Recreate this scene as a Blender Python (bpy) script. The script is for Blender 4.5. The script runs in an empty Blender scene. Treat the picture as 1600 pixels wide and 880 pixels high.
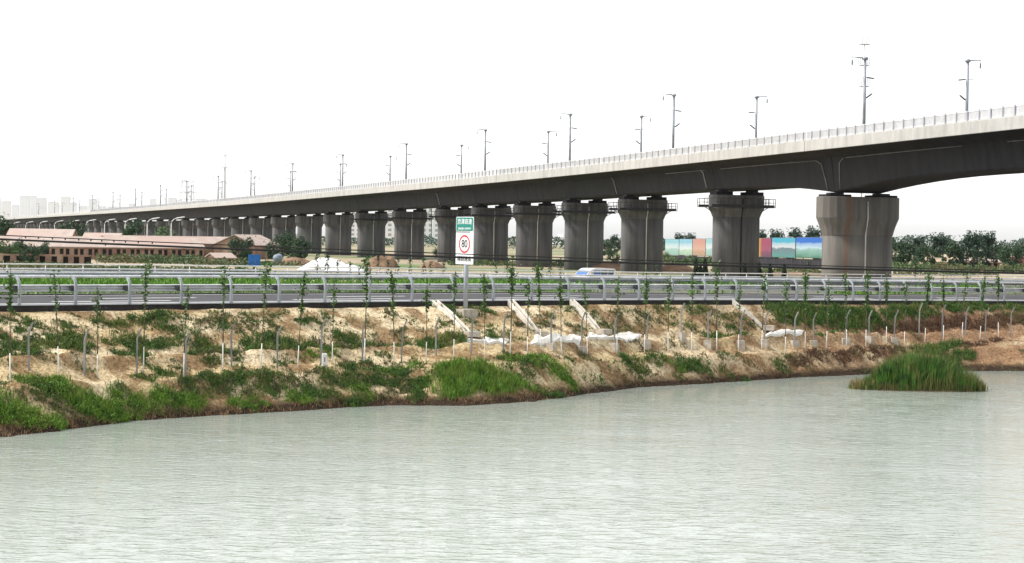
import bpy, math, random
import numpy as np
from mathutils import Vector, Matrix, noise as mnoise
random.seed(7); RNG = np.random.default_rng(11)
R = math.radians
SC = bpy.context.scene
COL = SC.collection

# ------------------------------------------------------------------ camera, world, sun, exposure
CAMZ = 8.6; F = 3000.0                       # metres above the water; focal length in 1600-px pixels
PITCH = math.degrees(math.atan(68/3000)); ROLL = 0.9
cd = bpy.data.cameras.new('camera'); cam = bpy.data.objects.new('camera', cd); COL.objects.link(cam)
cd.sensor_width = 36; cd.lens = F/1600*36; cd.clip_start = 0.5; cd.clip_end = 20000
ROT = Matrix.Rotation(R(90-PITCH), 3, 'X') @ Matrix.Rotation(R(ROLL), 3, 'Z')
cam.matrix_world = Matrix.Translation((0, 0, CAMZ)) @ ROT.to_4x4()
SC.camera = cam

SUN_EL, SUN_AZ = 52.0, -92.0                 # azimuth: degrees from +Y, negative = from the left
w = bpy.data.worlds.new('World'); SC.world = w; w.use_nodes = True
nt = w.node_tree; nt.nodes.clear()
sky = nt.nodes.new('ShaderNodeTexSky'); sky.sky_type = 'NISHITA'; sky.sun_disc = False
sky.sun_elevation = R(SUN_EL); sky.sun_rotation = R(SUN_AZ)
sky.air_density = 1.0; sky.dust_density = 1.0; sky.ozone_density = 1.0
hs = nt.nodes.new('ShaderNodeHueSaturation'); hs.inputs['Saturation'].default_value = 0.12
bg = nt.nodes.new('ShaderNodeBackground'); bg.inputs['Strength'].default_value = 0.10
wo = nt.nodes.new('ShaderNodeOutputWorld')
nt.links.new(sky.outputs[0], hs.inputs['Color']); nt.links.new(hs.outputs[0], bg.inputs['Color'])
nt.links.new(bg.outputs[0], wo.inputs['Surface'])
sd = bpy.data.lights.new('sun', 'SUN'); so = bpy.data.objects.new('sun', sd); COL.objects.link(so)
sd.energy = 1.5; sd.angle = R(14); sd.color = (1.0, 0.96, 0.9)
sv = Vector((math.sin(R(SUN_AZ))*math.cos(R(SUN_EL)), math.cos(R(SUN_AZ))*math.cos(R(SUN_EL)), math.sin(R(SUN_EL))))
so.rotation_euler = sv.to_track_quat('Z', 'Y').to_euler(); so.location = (0, 0, 60)
SC.view_settings.view_transform = 'Standard'; SC.view_settings.look = 'None'
SC.view_settings.gamma = 1.0; SC.view_settings.exposure = 1.55
SC.cycles.max_bounces = 6; SC.cycles.diffuse_bounces = 2; SC.cycles.glossy_bounces = 3
SC.cycles.transparent_max_bounces = 6; SC.cycles.volume_bounces = 0

# ------------------------------------------------------------------ measuring helpers
def ray(px, py):
    v = ROT @ Vector(((px-800)/F, -(py-440)/F, -1)); return v / v.y
def at(px, py, Y):
    v = ray(px, py); return Vector((v.x*Y, Y, CAMZ+v.z*Y))
RI = ROT.transposed()
def project(p):
    v = RI @ (Vector(p)-Vector((0, 0, CAMZ))); return 800-F*v.x/v.z, 440+F*v.y/v.z
def col_at(px, Y, z):                        # the point of image column px at depth Y and height z
    py = 440
    for _ in range(3):
        v = ray(px, py); p = Vector((v.x*Y, Y, z)); py = project(p)[1]
    return p
def fuzz(v): return np.sin(v)
def vnoise(x, y, seed=0):                    # vectorised value noise 0..1
    x = np.asarray(x, float); y = np.asarray(y, float)
    xi = np.floor(x).astype(np.int64); yi = np.floor(y).astype(np.int64); fx = x-xi; fy = y-yi
    fx = fx*fx*(3-2*fx); fy = fy*fy*(3-2*fy)
    def h(a, b):
        n = (a*374761393 + b*668265263 + seed*982451653) & 0x7fffffff
        n = ((n ^ (n >> 13))*1274126177) & 0x7fffffff
        return ((n ^ (n >> 16)) & 0xffff)/65535.0
    return (h(xi, yi)*(1-fx)+h(xi+1, yi)*fx)*(1-fy)+(h(xi, yi+1)*(1-fx)+h(xi+1, yi+1)*fx)*fy
def fbm(x, y, seed=0, o=4):
    t = 0; a = .5; s = 1
    for i in range(o):
        t = t+a*vnoise(x*s, y*s, seed+i); a *= .5; s *= 2.03
    return t

# ------------------------------------------------------------------ object helpers
def tag(o, label=None, cat=None, group=None, kind=None):
    if label: o['label'] = label
    if cat: o['category'] = cat
    if group: o['group'] = group
    if kind: o['kind'] = kind
    return o
def empty(name, loc=(0, 0, 0), rz=0.0):
    o = bpy.data.objects.new(name, None); COL.objects.link(o); o.location = loc; o.rotation_euler = (0, 0, rz)
    o.empty_display_size = .3; return o
def copy_tree(o, parent=None):
    c = o.copy(); COL.objects.link(c)
    if parent: c.parent = parent
    for ch in list(o.children): copy_tree(ch, c)
    return c
class MB:
    def __init__(s): s.v = []; s.f = []; s.sm = []
    def face(s, pts, smooth=False):
        b = len(s.v); s.v += [tuple(p) for p in pts]; s.f.append(tuple(range(b, b+len(pts)))); s.sm.append(smooth)
    def box(s, c, d, rz=0.0, taper=1.0):
        cx, cy, cz = c; hx, hy, hz = d[0]/2, d[1]/2, d[2]/2; ca, sa = math.cos(rz), math.sin(rz)
        b = len(s.v)
        for z, k in ((-hz, 1), (hz, taper)):
            for x, y in ((-hx, -hy), (hx, -hy), (hx, hy), (-hx, hy)):
                x *= k; y *= k; s.v.append((cx+x*ca-y*sa, cy+x*sa+y*ca, cz+z))
        for q in ((0, 3, 2, 1), (4, 5, 6, 7), (0, 1, 5, 4), (1, 2, 6, 5), (2, 3, 7, 6), (3, 0, 4, 7)):
            s.f.append(tuple(b+i for i in q)); s.sm.append(False)
        return s
    def loft(s, rings, smooth=False, caps=True, closed=True):
        n = len(rings[0]); b = len(s.v)
        for r in rings: s.v += [tuple(p) for p in r]
        for i in range(len(rings)-1):
            for j in range(n if closed else n-1):
                k = (j+1) % n
                s.f.append((b+i*n+j, b+i*n+k, b+(i+1)*n+k, b+(i+1)*n+j)); s.sm.append(smooth)
        if caps and closed:
            s.f.append(tuple(b+n-1-j for j in range(n))); s.sm.append(False)
            e = b+(len(rings)-1)*n; s.f.append(tuple(e+j for j in range(n))); s.sm.append(False)
        return s
    def tube(s, pts, r, n=8, smooth=True):
        pts = [Vector(p) for p in pts]; rr = r if isinstance(r, (list, tuple)) else [r]*len(pts)
        rings = []; up = Vector((0, 0, 1))
        for i, p in enumerate(pts):
            t = (pts[min(i+1, len(pts)-1)]-pts[max(i-1, 0)]).normalized()
            a = t.cross(up)
            if a.length < .05: a = t.cross(Vector((1, 0, 0)))
            a.normalize(); b = a.cross(t).normalized()
            rings.append([p+(a*math.cos(q)+b*math.sin(q))*rr[i] for q in (2*math.pi*j/n for j in range(n))])
        return s.loft(rings, smooth)
    def build(s, name, m, parent=None, loc=None):
        me = bpy.data.meshes.new(name); me.from_pydata(s.v, [], s.f); me.update()
        me.polygons.foreach_set('use_smooth', s.sm)
        if m: me.materials.append(m)
        o = bpy.data.objects.new(name, me); COL.objects.link(o)
        if parent: o.parent = parent
        if loc is not None: o.location = loc
        return o
def np_mesh(name, v, f, m, parent=None, smooth=False):          # v (n,3), f (k,3|4)
    me = bpy.data.meshes.new(name); v = np.asarray(v, np.float32); f = np.asarray(f, np.int32)
    me.vertices.add(len(v)); me.vertices.foreach_set('co', v.ravel())
    k = f.shape[1]; me.loops.add(f.size); me.loops.foreach_set('vertex_index', f.ravel())
    me.polygons.add(len(f)); me.polygons.foreach_set('loop_start', np.arange(0, f.size, k, dtype=np.int32))
    me.polygons.foreach_set('loop_total', np.full(len(f), k, np.int32))
    me.polygons.foreach_set('use_smooth', np.full(len(f), smooth))
    me.update(calc_edges=True); me.validate()
    if m: me.materials.append(m)
    o = bpy.data.objects.new(name, me); COL.objects.link(o)
    if parent: o.parent = parent
    return o
ONES = ['', 'first', 'second', 'third', 'fourth', 'fifth', 'sixth', 'seventh', 'eighth', 'ninth', 'tenth', 'eleventh', 'twelfth', 'thirteenth', 'fourteenth', 'fifteenth', 'sixteenth', 'seventeenth', 'eighteenth', 'nineteenth']
def nth(i):
    if i < 20: return ONES[i]
    t, u = divmod(i, 10); T = {2: ('twentieth', 'twenty'), 3: ('thirtieth', 'thirty'), 4: ('fortieth', 'forty'), 5: ('fiftieth', 'fifty'), 6: ('sixtieth', 'sixty')}[t]
    return T[0] if u == 0 else T[1]+'-'+ONES[u]

# ------------------------------------------------------------------ materials
def mat(name, c1, c2=None, scale=2.0, rough=.8, bump=0.0, bscale=None, metal=0.0, stretch=(1, 1, 1), c3=None, scale3=.3, lo=.35, hi=.65, obj=False, spec=.3):
    m = bpy.data.materials.new(name); m.use_nodes = True; n = m.node_tree; b = n.nodes['Principled BSDF']; L = n.links.new
    b.inputs['Roughness'].default_value = rough; b.inputs['Metallic'].default_value = metal
    b.inputs['Specular IOR Level'].default_value = spec
    if c2 is None: c2 = tuple(x*.75 for x in c1)
    if obj: src = n.nodes.new('ShaderNodeTexCoord').outputs['Object']
    else: src = n.nodes.new('ShaderNodeNewGeometry').outputs['Position']
    mp = n.nodes.new('ShaderNodeMapping'); mp.inputs['Scale'].default_value = stretch; L(src, mp.inputs[0])
    no = n.nodes.new('ShaderNodeTexNoise'); no.inputs['Scale'].default_value = scale; no.inputs['Detail'].default_value = 6; no.inputs['Roughness'].default_value = .65
    L(mp.outputs[0], no.inputs['Vector'])
    rp = n.nodes.new('ShaderNodeValToRGB'); rp.color_ramp.elements[0].position = lo; rp.color_ramp.elements[1].position = hi
    rp.color_ramp.elements[0].color = (*c2, 1); rp.color_ramp.elements[1].color = (*c1, 1); L(no.outputs[0], rp.inputs[0])
    out = rp.outputs[0]
    if c3:
        n3 = n.nodes.new('ShaderNodeTexNoise'); n3.inputs['Scale'].default_value = scale3; n3.inputs['Detail'].default_value = 4; L(src, n3.inputs['Vector'])
        r3 = n.nodes.new('ShaderNodeValToRGB'); r3.color_ramp.elements[0].position = .48; r3.color_ramp.elements[1].position = .62; L(n3.outputs[0], r3.inputs[0])
        mx = n.nodes.new('ShaderNodeMixRGB'); mx.inputs['Color2'].default_value = (*c3, 1); L(r3.outputs[0], mx.inputs['Fac']); L(out, mx.inputs['Color1']); out = mx.outputs[0]
    L(out, b.inputs['Base Color'])
    if bump:
        bn = n.nodes.new('ShaderNodeTexNoise'); bn.inputs['Scale'].default_value = bscale or scale*4; bn.inputs['Detail'].default_value = 5; L(src, bn.inputs['Vector'])
        bp = n.nodes.new('ShaderNodeBump'); bp.inputs['Strength'].default_value = bump; bp.inputs['Distance'].default_value = .1; L(bn.outputs[0], bp.inputs['Height']); L(bp.outputs[0], b.inputs['Normal'])
    return m
def leafmat(name, c1, c2, scale=1.2, c3=None, scale3=.8):
    m = mat(name, c1, c2, scale, rough=.6, lo=.3, hi=.7, spec=.25, c3=c3, scale3=scale3); m.node_tree.nodes['Principled BSDF'].inputs['Roughness'].default_value = .55
    return m
M = {}
M['pier'] = mat('weathered pier concrete', (.142, .137, .131), (.048, .047, .047), 1.2, .9, .15, 6, stretch=(1, 1, .07), lo=.3, hi=.72)
M['girder'] = mat('shade-darkened girder concrete', (.033, .032, .034), (.013, .012, .014), .8, .9, .1, 5, stretch=(1, 1, .15), lo=.3, hi=.75)  # albedo dropped below bare concrete to hold the shade under the deck
M['parapet'] = mat('pale parapet concrete', (.44, .425, .40), (.29, .28, .262), 1.0, .85, .1, 5, stretch=(1, 1, .25), lo=.25, hi=.6)
M['rail_conc'] = mat('grey railing bars', (.74, .73, .73), (.60, .59, .59), 1.5, .8)
M['steel_dark'] = mat('dark platform steel', (.035, .035, .038), (.02, .02, .022), 3, .6)
M['pvc'] = mat('pale drain pipe', (.62, .60, .56), (.42, .40, .37), 1.5, .5, stretch=(1, 1, .3))
M['pipe_dim'] = mat('weathered grey pipe', (.27, .26, .245), (.17, .165, .155), 1.5, .6)
M['mast'] = mat('galvanised mast steel', (.38, .40, .43), (.27, .285, .31), 1.2, .5, metal=.2)
M['insul'] = mat('brown grey insulator', (.16, .15, .15), (.09, .085, .085), 8, .4)
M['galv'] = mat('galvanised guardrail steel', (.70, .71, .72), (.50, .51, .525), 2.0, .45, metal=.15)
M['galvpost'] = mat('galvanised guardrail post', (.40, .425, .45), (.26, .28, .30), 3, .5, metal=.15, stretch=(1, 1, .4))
M['block'] = mat('dark spacer block', (.09, .09, .095), (.04, .04, .045), 6, .6)
M['white'] = mat('white painted metal', (.78, .78, .76), (.62, .62, .6), 2, .5)
M['asphalt'] = mat('asphalt', (.058, .056, .061), (.038, .037, .041), 1.5, .85, .1, 30, c3=(.05, .047, .05), scale3=.15)
M['asphalt_edge'] = mat('asphalt edge', (.03, .028, .026), (.015, .014, .013), 3, .95)
M['line'] = mat('road paint', (.78, .78, .76), (.55, .55, .53), 3, .7, lo=.2, hi=.45)
M['post_conc'] = mat('fence post concrete', (.29, .28, .265), (.17, .165, .15), 4, .9, .1, 20, stretch=(1, 1, .3))
M['footing'] = mat('footing concrete', (.50, .45, .38), (.33, .28, .22), 3, .9, .2, 15)
M['chute'] = mat('chute concrete', (.78, .75, .68), (.56, .50, .42), 2.5, .9, .15, 12)
M['lime'] = mat('whitewash', (.80, .79, .75), (.55, .52, .45), 7, .9)
M['bark'] = mat('young bark', (.13, .115, .08), (.06, .055, .04), 8, .9)
M['trunk'] = mat('tree bark', (.10, .08, .06), (.05, .04, .03), 5, .95)
M['sapleaf'] = leafmat('sapling leaf', (.085, .17, .03), (.02, .05, .014), 7)
M['grass'] = leafmat('grass blade', (.095, .19, .028), (.014, .036, .010), 3.2, (.12, .155, .035), .7)
M['grassbright'] = leafmat('lush grass blade', (.17, .31, .028), (.03, .085, .014), 2.2, (.17, .25, .04), .9)
M['grassolive'] = leafmat('olive weed blade', (.16, .15, .055), (.05, .06, .024), 3)
M['dry'] = leafmat('dry straw blade', (.36, .23, .12), (.10, .055, .03), 3)
M['rusty'] = leafmat('rusty dry brush', (.20, .11, .06), (.06, .035, .024), 3)
M['vergegrass'] = leafmat('verge grass blade', (.15, .32, .03), (.05, .13, .018), 1.5)
M['reed'] = leafmat('reed blade', (.095, .22, .028), (.008, .028, .008), 2.2, (.15, .17, .045), .9)
M['reeddry'] = leafmat('dry reed base', (.25, .20, .08), (.12, .10, .04), 1.5)
M['foliage'] = leafmat('tree foliage', (.055, .11, .045), (.010, .026, .014), 1.6)
M['foliage2'] = leafmat('blue green foliage', (.045, .092, .055), (.010, .026, .02), 1.5)
M['foliage3'] = leafmat('light green foliage', (.10, .19, .045), (.022, .055, .018), 1.8)
M['scrub'] = leafmat('scrub foliage', (.085, .15, .04), (.02, .04, .018), .8, (.13, .11, .05), .12)
M['thuja'] = leafmat('dark conifer foliage', (.022, .04, .022), (.008, .016, .01), 3)
M['brick'] = mat('red brick wall', (.30, .185, .135), (.18, .105, .08), 1.2, .9, .1, 10, c3=(.36, .25, .18), scale3=.25)
M['roof'] = mat('pale dusty clay roof', (.47, .39, .34), (.35, .285, .25), .8, .9, c3=(.42, .31, .27), scale3=.12, stretch=(1, .3, 1))
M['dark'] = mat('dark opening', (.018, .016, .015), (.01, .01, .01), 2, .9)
M['plaster'] = mat('plaster', (.55, .47, .37), (.4, .33, .26), 1, .9)
M['slab'] = mat('white apron lining', (.78, .76, .72), (.58, .55, .49), 1.4, .8, .2, 5)
M['sheet'] = mat('white plastic sheet', (.80, .80, .79), (.66, .66, .65), .6, .6, .3, 2)
M['rubble'] = mat('brown rubble', (.26, .165, .10), (.12, .075, .05), .8, .95, .6, 3)
M['sandheap'] = mat('pale sand heap', (.52, .42, .31), (.38, .29, .2), .6, .95, .3, 3)
M['blue'] = mat('blue painted steel', (.02, .16, .50), (.015, .11, .36), 1.5, .5)
M['bluegrey'] = mat('blue grey steel', (.25, .30, .36), (.13, .16, .2), 2, .5)
M['green_sign'] = mat('green sign enamel', (.015, .23, .18), (.012, .18, .14), 3, .4)
M['white_sign'] = mat('white sign enamel', (.82, .82, .80), (.72, .72, .70), 3, .4)
M['red_sign'] = mat('red sign enamel', (.55, .03, .035), (.45, .025, .03), 3, .4)
M['black_sign'] = mat('black sign lettering', (.02, .02, .02), (.015, .015, .015), 3, .5)
M['glass'] = mat('dark blue glass', (.04, .08, .14), (.02, .045, .08), 2, .08, spec=.6)
M['vanwhite'] = mat('white van paint', (.78, .78, .78), (.7, .7, .7), 2, .3, spec=.5)
M['vanblue'] = mat('blue van paint', (.05, .15, .42), (.04, .12, .34), 2, .3, spec=.5)
M['tyre'] = mat('tyre rubber', (.025, .025, .025), (.015, .015, .015), 8, .9)
M['cable'] = mat('black cable sheath', (.012, .012, .012), (.008, .008, .008), 3, .6)
M['tower'] = mat('pale tower steel', (.62, .62, .64), (.52, .52, .54), .5, .6)
M['hoard'] = mat('dark hoarding', (.035, .033, .04), (.018, .017, .02), .5, .9)
M['frame'] = mat('billboard frame steel', (.12, .13, .15), (.07, .08, .09), 2, .6)
M['stone'] = mat('white marker stone', (.80, .79, .76), (.62, .6, .55), 5, .8)

def ground_mat(name):
    m = bpy.data.materials.new(name); m.use_nodes = True; n = m.node_tree; b = n.nodes['Principled BSDF']; L = n.links.new
    b.inputs['Roughness'].default_value = .95; b.inputs['Specular IOR Level'].default_value = .15
    at_ = n.nodes.new('ShaderNodeAttribute'); at_.attribute_name = 'soil'
    g = n.nodes.new('ShaderNodeNewGeometry'); no = n.nodes.new('ShaderNodeTexNoise'); no.inputs['Scale'].default_value = 5.5; no.inputs['Detail'].default_value = 9; no.inputs['Roughness'].default_value = .8
    L(g.outputs['Position'], no.inputs['Vector'])
    rp = n.nodes.new('ShaderNodeValToRGB'); rp.color_ramp.elements[0].position = .38; rp.color_ramp.elements[1].position = .56
    rp.color_ramp.elements[0].color = (.42, .33, .25, 1); rp.color_ramp.elements[1].color = (1.12, 1.1, 1.06, 1); L(no.outputs[0], rp.inputs[0])
    mx = n.nodes.new('ShaderNodeMixRGB'); mx.blend_type = 'MULTIPLY'; mx.inputs['Fac'].default_value = 1
    L(at_.outputs['Color'], mx.inputs['Color1']); L(rp.outputs[0], mx.inputs['Color2']); L(mx.outputs[0], b.inputs['Base Color'])
    bn = n.nodes.new('ShaderNodeTexNoise'); bn.inputs['Scale'].default_value = 9; bn.inputs['Detail'].default_value = 6; L(g.outputs['Position'], bn.inputs['Vector'])
    bp = n.nodes.new('ShaderNodeBump'); bp.inputs['Strength'].default_value = .8; bp.inputs['Distance'].default_value = .12; L(bn.outputs[0], bp.inputs['Height']); L(bp.outputs[0], b.inputs['Normal'])
    return m
M['soil'] = ground_mat('sandy soil')
M['field'] = mat('field ground', (.40, .33, .23), (.24, .19, .125), .25, .95, .2, 2, c3=(.09, .15, .045), scale3=.022)
M['verge'] = mat('verge soil', (.15, .14, .12), (.08, .085, .06), .6, .95)

def water_mat():
    m = bpy.data.materials.new('river water'); m.use_nodes = True; n = m.node_tree; b = n.nodes['Principled BSDF']; L = n.links.new
    b.inputs['Base Color'].default_value = (.33, .37, .325, 1); b.inputs['Roughness'].default_value = .03; b.inputs['IOR'].default_value = 1.33
    b.inputs['Specular IOR Level'].default_value = .5
    g = n.nodes.new('ShaderNodeNewGeometry')
    def layer(rot, sc, scale, det):
        mp = n.nodes.new('ShaderNodeMapping'); mp.vector_type = 'POINT'; mp.inputs['Rotation'].default_value = (0, 0, R(rot)); mp.inputs['Scale'].default_value = sc; L(g.outputs['Position'], mp.inputs[0])
        no = n.nodes.new('ShaderNodeTexNoise'); no.inputs['Scale'].default_value = scale; no.inputs['Detail'].default_value = det; no.inputs['Roughness'].default_value = .55
        L(mp.outputs[0], no.inputs['Vector']); return no.outputs[0]
    a = layer(48, (.34, 1, 1), 2.7, 3); c = layer(36, (.35, 1, 1), 6.5, 3); e = layer(60, (.5, 1, 1), .22, 2)
    def mul(x, k):
        q = n.nodes.new('ShaderNodeMath'); q.operation = 'MULTIPLY'; L(x, q.inputs[0])
        if isinstance(k, float): q.inputs[1].default_value = k
        else: L(k, q.inputs[1])
        return q.outputs[0]
    def add(x, y):
        q = n.nodes.new('ShaderNodeMath'); q.operation = 'ADD'; L(x, q.inputs[0]); L(y, q.inputs[1]); return q.outputs[0]
    rd = n.nodes.new('ShaderNodeMath'); rd.operation = 'MULTIPLY_ADD'; L(a, rd.inputs[0]); rd.inputs[1].default_value = 2; rd.inputs[2].default_value = -1
    ab = n.nodes.new('ShaderNodeMath'); ab.operation = 'ABSOLUTE'; L(rd.outputs[0], ab.inputs[0])
    h = add(add(mul(a, .050), mul(ab.outputs[0], -.036)), mul(c, .013)); h = mul(h, mul(e, 1.8))
    # the water lies calmer in the lee of the bank
    dt = n.nodes.new('ShaderNodeVectorMath'); dt.operation = 'DOT_PRODUCT'; L(g.outputs['Position'], dt.inputs[0]); dt.inputs[1].default_value = (N2.x, N2.y, 0)
    mr = n.nodes.new('ShaderNodeMapRange'); L(dt.outputs['Value'], mr.inputs[0]); k0 = P0.dot(N2)
    for nm, v in (('From Min', k0-8), ('From Max', k0-17), ('To Min', .16), ('To Max', 1.0)): mr.inputs[nm].default_value = v
    h = mul(h, mr.outputs[0])
    bp = n.nodes.new('ShaderNodeBump'); bp.inputs['Strength'].default_value = 1.0; bp.inputs['Distance'].default_value = 1.0; L(h, bp.inputs['Height']); L(bp.outputs[0], b.inputs['Normal'])
    return m

# ------------------------------------------------------------------ road frame: s along the road, n away from the river
_p0 = at(30, 478, 93.0); P0 = Vector((_p0.x, _p0.y))
_v = ray(4243, 426); D2 = Vector((_v.x, _v.y)).normalized(); N2 = Vector((-D2.y, D2.x))
def sn(p): q = Vector((p[0], p[1]))-P0; return q.dot(D2), q.dot(N2)
def xy(s, n): return P0+D2*s+N2*n
def on_line(px, py, n):
    v = ray(px, py); r = Vector((v.x, v.y)); Y = (n+P0.dot(N2))/r.dot(N2); return Vector((v.x*Y, Y, CAMZ+v.z*Y))
_fs, _fz = zip(*[(lambda q: (sn(q)[0], q.z))(on_line(px, py, 0)) for px, py in ((30, 479), (119, 477.8), (348, 474), (560, 471.2), (644, 470.3), (707, 469.6), (850, 469), (1000, 468.6), (1190, 468.4), (1350, 469.4), (1590, 471.6))])
_g = np.arange(-160, 261, 5.0); _gz = np.interp(_g, _fs, _fz); _lo = _g < _fs[0]; _hi = _g > _fs[-1]
_gz[_lo] = _fz[0]+(_g[_lo]-_fs[0])*-.006; _gz[_hi] = _fz[-1]+(_g[_hi]-_fs[-1])*-.006
_gz = np.convolve(np.pad(_gz, 4, 'edge'), np.ones(9)/9, 'valid')
def zr(s): return np.interp(s, _g[4:-4], _gz[4:-4])
RZ = math.atan2(D2.y, D2.x)
# bank measured column by column: rail foot, toe, crest, fence row, lower edge, waterline
TAB = [(-150, 482, 560, 580, 600, 630, 690), (0, 480, 555, 575, 592, 620, 684), (100, 478, 550, 566, 588, 612, 672), (200, 475, 545, 562, 585, 606, 658), (350, 472, 545, 560, 579, 594, 649),
       (450, 472, 545, 558, 575, 592, 643), (600, 469, 540, 552, 566, 590, 633), (730, 470, 532, 548, 559, 584, 634), (830, 469, 530, 540, 555, 576, 627),
       (900, 469, 530, 540, 552, 572, 618), (1000, 469, 530, 540, 550, 566, 605), (1100, 468, 525, 535, 548, 565, 600), (1250, 468, 522, 530, 546, 560, 590),
       (1450, 470, 522, 527, 537, 552, 580), (1600, 472, 520, 525, 530, 547, 580), (1750, 474, 522, 528, 533, 550, 584)]
FR = (.44, .53, .66, .80)
SK, NK, ZK, PXK, PYK = [], [], [], [], []
for row in TAB:
    px = row[0]; v = ray(px, row[6]); Y = -CAMZ/v.z; s_w, n_w = sn((v.x*Y, Y))
    pr = on_line(px, row[1], 0); s0 = sn(pr)[0]; z0 = float(zr(s0))
    S = [s0, s0]; N = [.9, -.55]; Z = [z0-.35, z0-.28]
    for k in range(4):
        q = on_line(px, row[2+k], FR[k]*n_w); S.append(sn(q)[0]); N.append(FR[k]*n_w); Z.append(q.z)
    S += [s_w, s_w, s_w]; N += [n_w, n_w-1.3, n_w-6]; Z += [0, -.55, -2.0]
    SK.append(S); NK.append(N); ZK.append(Z); PXK.append(px); PYK.append([row[1]-2, row[1]+3, *row[2:7]])
SK, NK, ZK, PYK = map(np.array, (SK, NK, ZK, PYK))
print('n_w', NK[:, 6].round(1)); print('z fence', ZK[:, 4].round(2), 'toe', ZK[:, 2].round(2))
def prof(s):
    s = np.asarray(s, float)
    return np.array([np.interp(s, SK[:, k], NK[:, k]) for k in range(9)]), np.array([np.interp(s, SK[:, k], ZK[:, k]) for k in range(9)])
def tz(s, n, rough=True):
    s = np.atleast_1d(np.asarray(s, float)); n = np.atleast_1d(np.asarray(n, float)); N, Z = prof(s)
    z = Z[0].copy()
    for k in range(8):
        a, b = N[k], N[k+1]; u = np.clip((n-a)/(b-a), 0, 1); m = n <= a; z = np.where(m, Z[k]+(Z[k+1]-Z[k])*u, z)
    if rough:
        far = np.clip((-n-.3)/.8, 0, 1)
        z = z+far*((fbm(s*.55, n*.8, 3)-.47)*.65+(fbm(s*1.9, n*2.2, 9)-.47)*.36)*np.clip((z+1)/1.2, .25, 1)
        nc = N[3]; z = z+far*.34*np.exp(-((n-nc)/.32)**2)
        z = z+far*.16*np.exp(-((n-N[5]-.2)/.4)**2)
    return z
def pix_sn(px, py):
    yk = np.array([np.interp(px, PXK, PYK[:, k]) for k in range(7)]); nk = np.array([np.interp(px, PXK, NK[:, k]) for k in range(7)])
    n = float(np.interp(py, yk, nk)); q = on_line(px, py, n); return sn(q)[0], n
def bank_point(px, py):
    s, n = pix_sn(px, py); p = xy(s, n); return Vector((p.x, p.y, float(tz(s, n)[0])))

# ------------------------------------------------------------------ setting
def sheet(name, pts, m, kind='structure'):
    b = MB(); b.face(pts); o = b.build(name, m); return tag(o, kind=kind)
M['water'] = water_mat()
sheet('water', [(-3000, -2500, 0), (3000, -2500, 0), (3000, 3000, 0), (-3000, 3000, 0)], M['water'])

sg = np.concatenate([np.linspace(-900, -60, 30), np.arange(-45, 140, .24), np.linspace(150, 1500, 40)])
ug = np.linspace(0, 1, 74)
Ng, Zg = prof(sg)
S2 = np.repeat(sg[:, None], len(ug), 1); Nn = .9+(Ng[8][:, None]-.9)*ug[None, :]
Zz = tz(S2.ravel(), Nn.ravel())
X = P0.x+D2.x*S2.ravel()+N2.x*Nn.ravel(); Yy = P0.y+D2.y*S2.ravel()+N2.y*Nn.ravel()
ii, jj = np.meshgrid(np.arange(len(sg)-1), np.arange(len(ug)-1), indexing='ij'); nu = len(ug)
fq = np.stack([ii*nu+jj, ii*nu+jj+1, (ii+1)*nu+jj+1, (ii+1)*nu+jj], -1).reshape(-1, 4)
bank = np_mesh('bank_slope', np.stack([X, Yy, Zz], -1), fq, M['soil'], smooth=True); tag(bank, kind='structure')
sF, nF = S2.ravel(), Nn.ravel()
sand = np.array([.51, .41, .245]); pale = np.array([.66, .57, .40]); brown = np.array([.25, .165, .085]); wet = np.array([.045, .03, .02]); rust = np.array([.27, .165, .10])
t1 = np.clip((fbm(sF*.35, nF*.7, 21)-.38)/.2, 0, 1)[:, None]; colr = sand*(1-t1)+pale*t1
t2 = np.clip((fbm(sF*.9, nF*1.4, 33)-.46)/.09, 0, 1)[:, None]*.9; colr = colr*(1-t2)+brown*t2
t3 = (np.clip((sF-38)/26, 0, 1)*np.clip((fbm(sF*.3, nF*.6, 51)-.2)/.25, 0, 1))[:, None]*.9; colr = colr*(1-t3)+rust*t3
hz = Zz+.25*(fbm(sF*1.2, nF, 61)-.5); t4 = np.clip((.75-hz)/.5, 0, 1)[:, None]*.85; colr = colr*(1-t4)+brown*t4
t5 = np.clip((.50-hz)/.22, 0, 1)[:, None]; colr = colr*(1-t5)+wet*t5
ca = bank.data.color_attributes.new('soil', 'FLOAT_COLOR', 'POINT')
ca.data.foreach_set('color', np.concatenate([colr, np.ones((len(colr), 1))], 1).astype(np.float32).ravel())

def strip(name, n0, n1, dz, m, s0=-400, s1=900, step=5, edge=0.0, edge_m=None):
    b = MB(); ss = np.arange(s0, s1+1, step); prev = None
    for s in ss:
        p, q = xy(s, n0), xy(s, n1); z = float(zr(s))+dz; cur = ((p.x, p.y, z), (q.x, q.y, z))
        if prev: b.face((prev[0], cur[0], cur[1], prev[1]))
        prev = cur
    return tag(b.build(name, m), kind='structure')
strip('road', -.30, 14.0, 0.0, M['asphalt'])
b = MB(); prev = None
for s in np.arange(-400, 901, 5):                        # the dark outer face of the road base
    p, q = xy(s, -.303), xy(s, -.42); z = float(zr(s)); cur = ((p.x, p.y, z-.003), (q.x, q.y, z-.55))
    if prev: b.face((prev[1], cur[1], cur[0], prev[0]))
    prev = cur
tag(b.build('road_edge', M['asphalt_edge']), kind='structure')
strip('verge', 14.0, 33.0, .05, M['verge'])
strip('road', 33.0, 44.5, 0.0, M['asphalt'])
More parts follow.
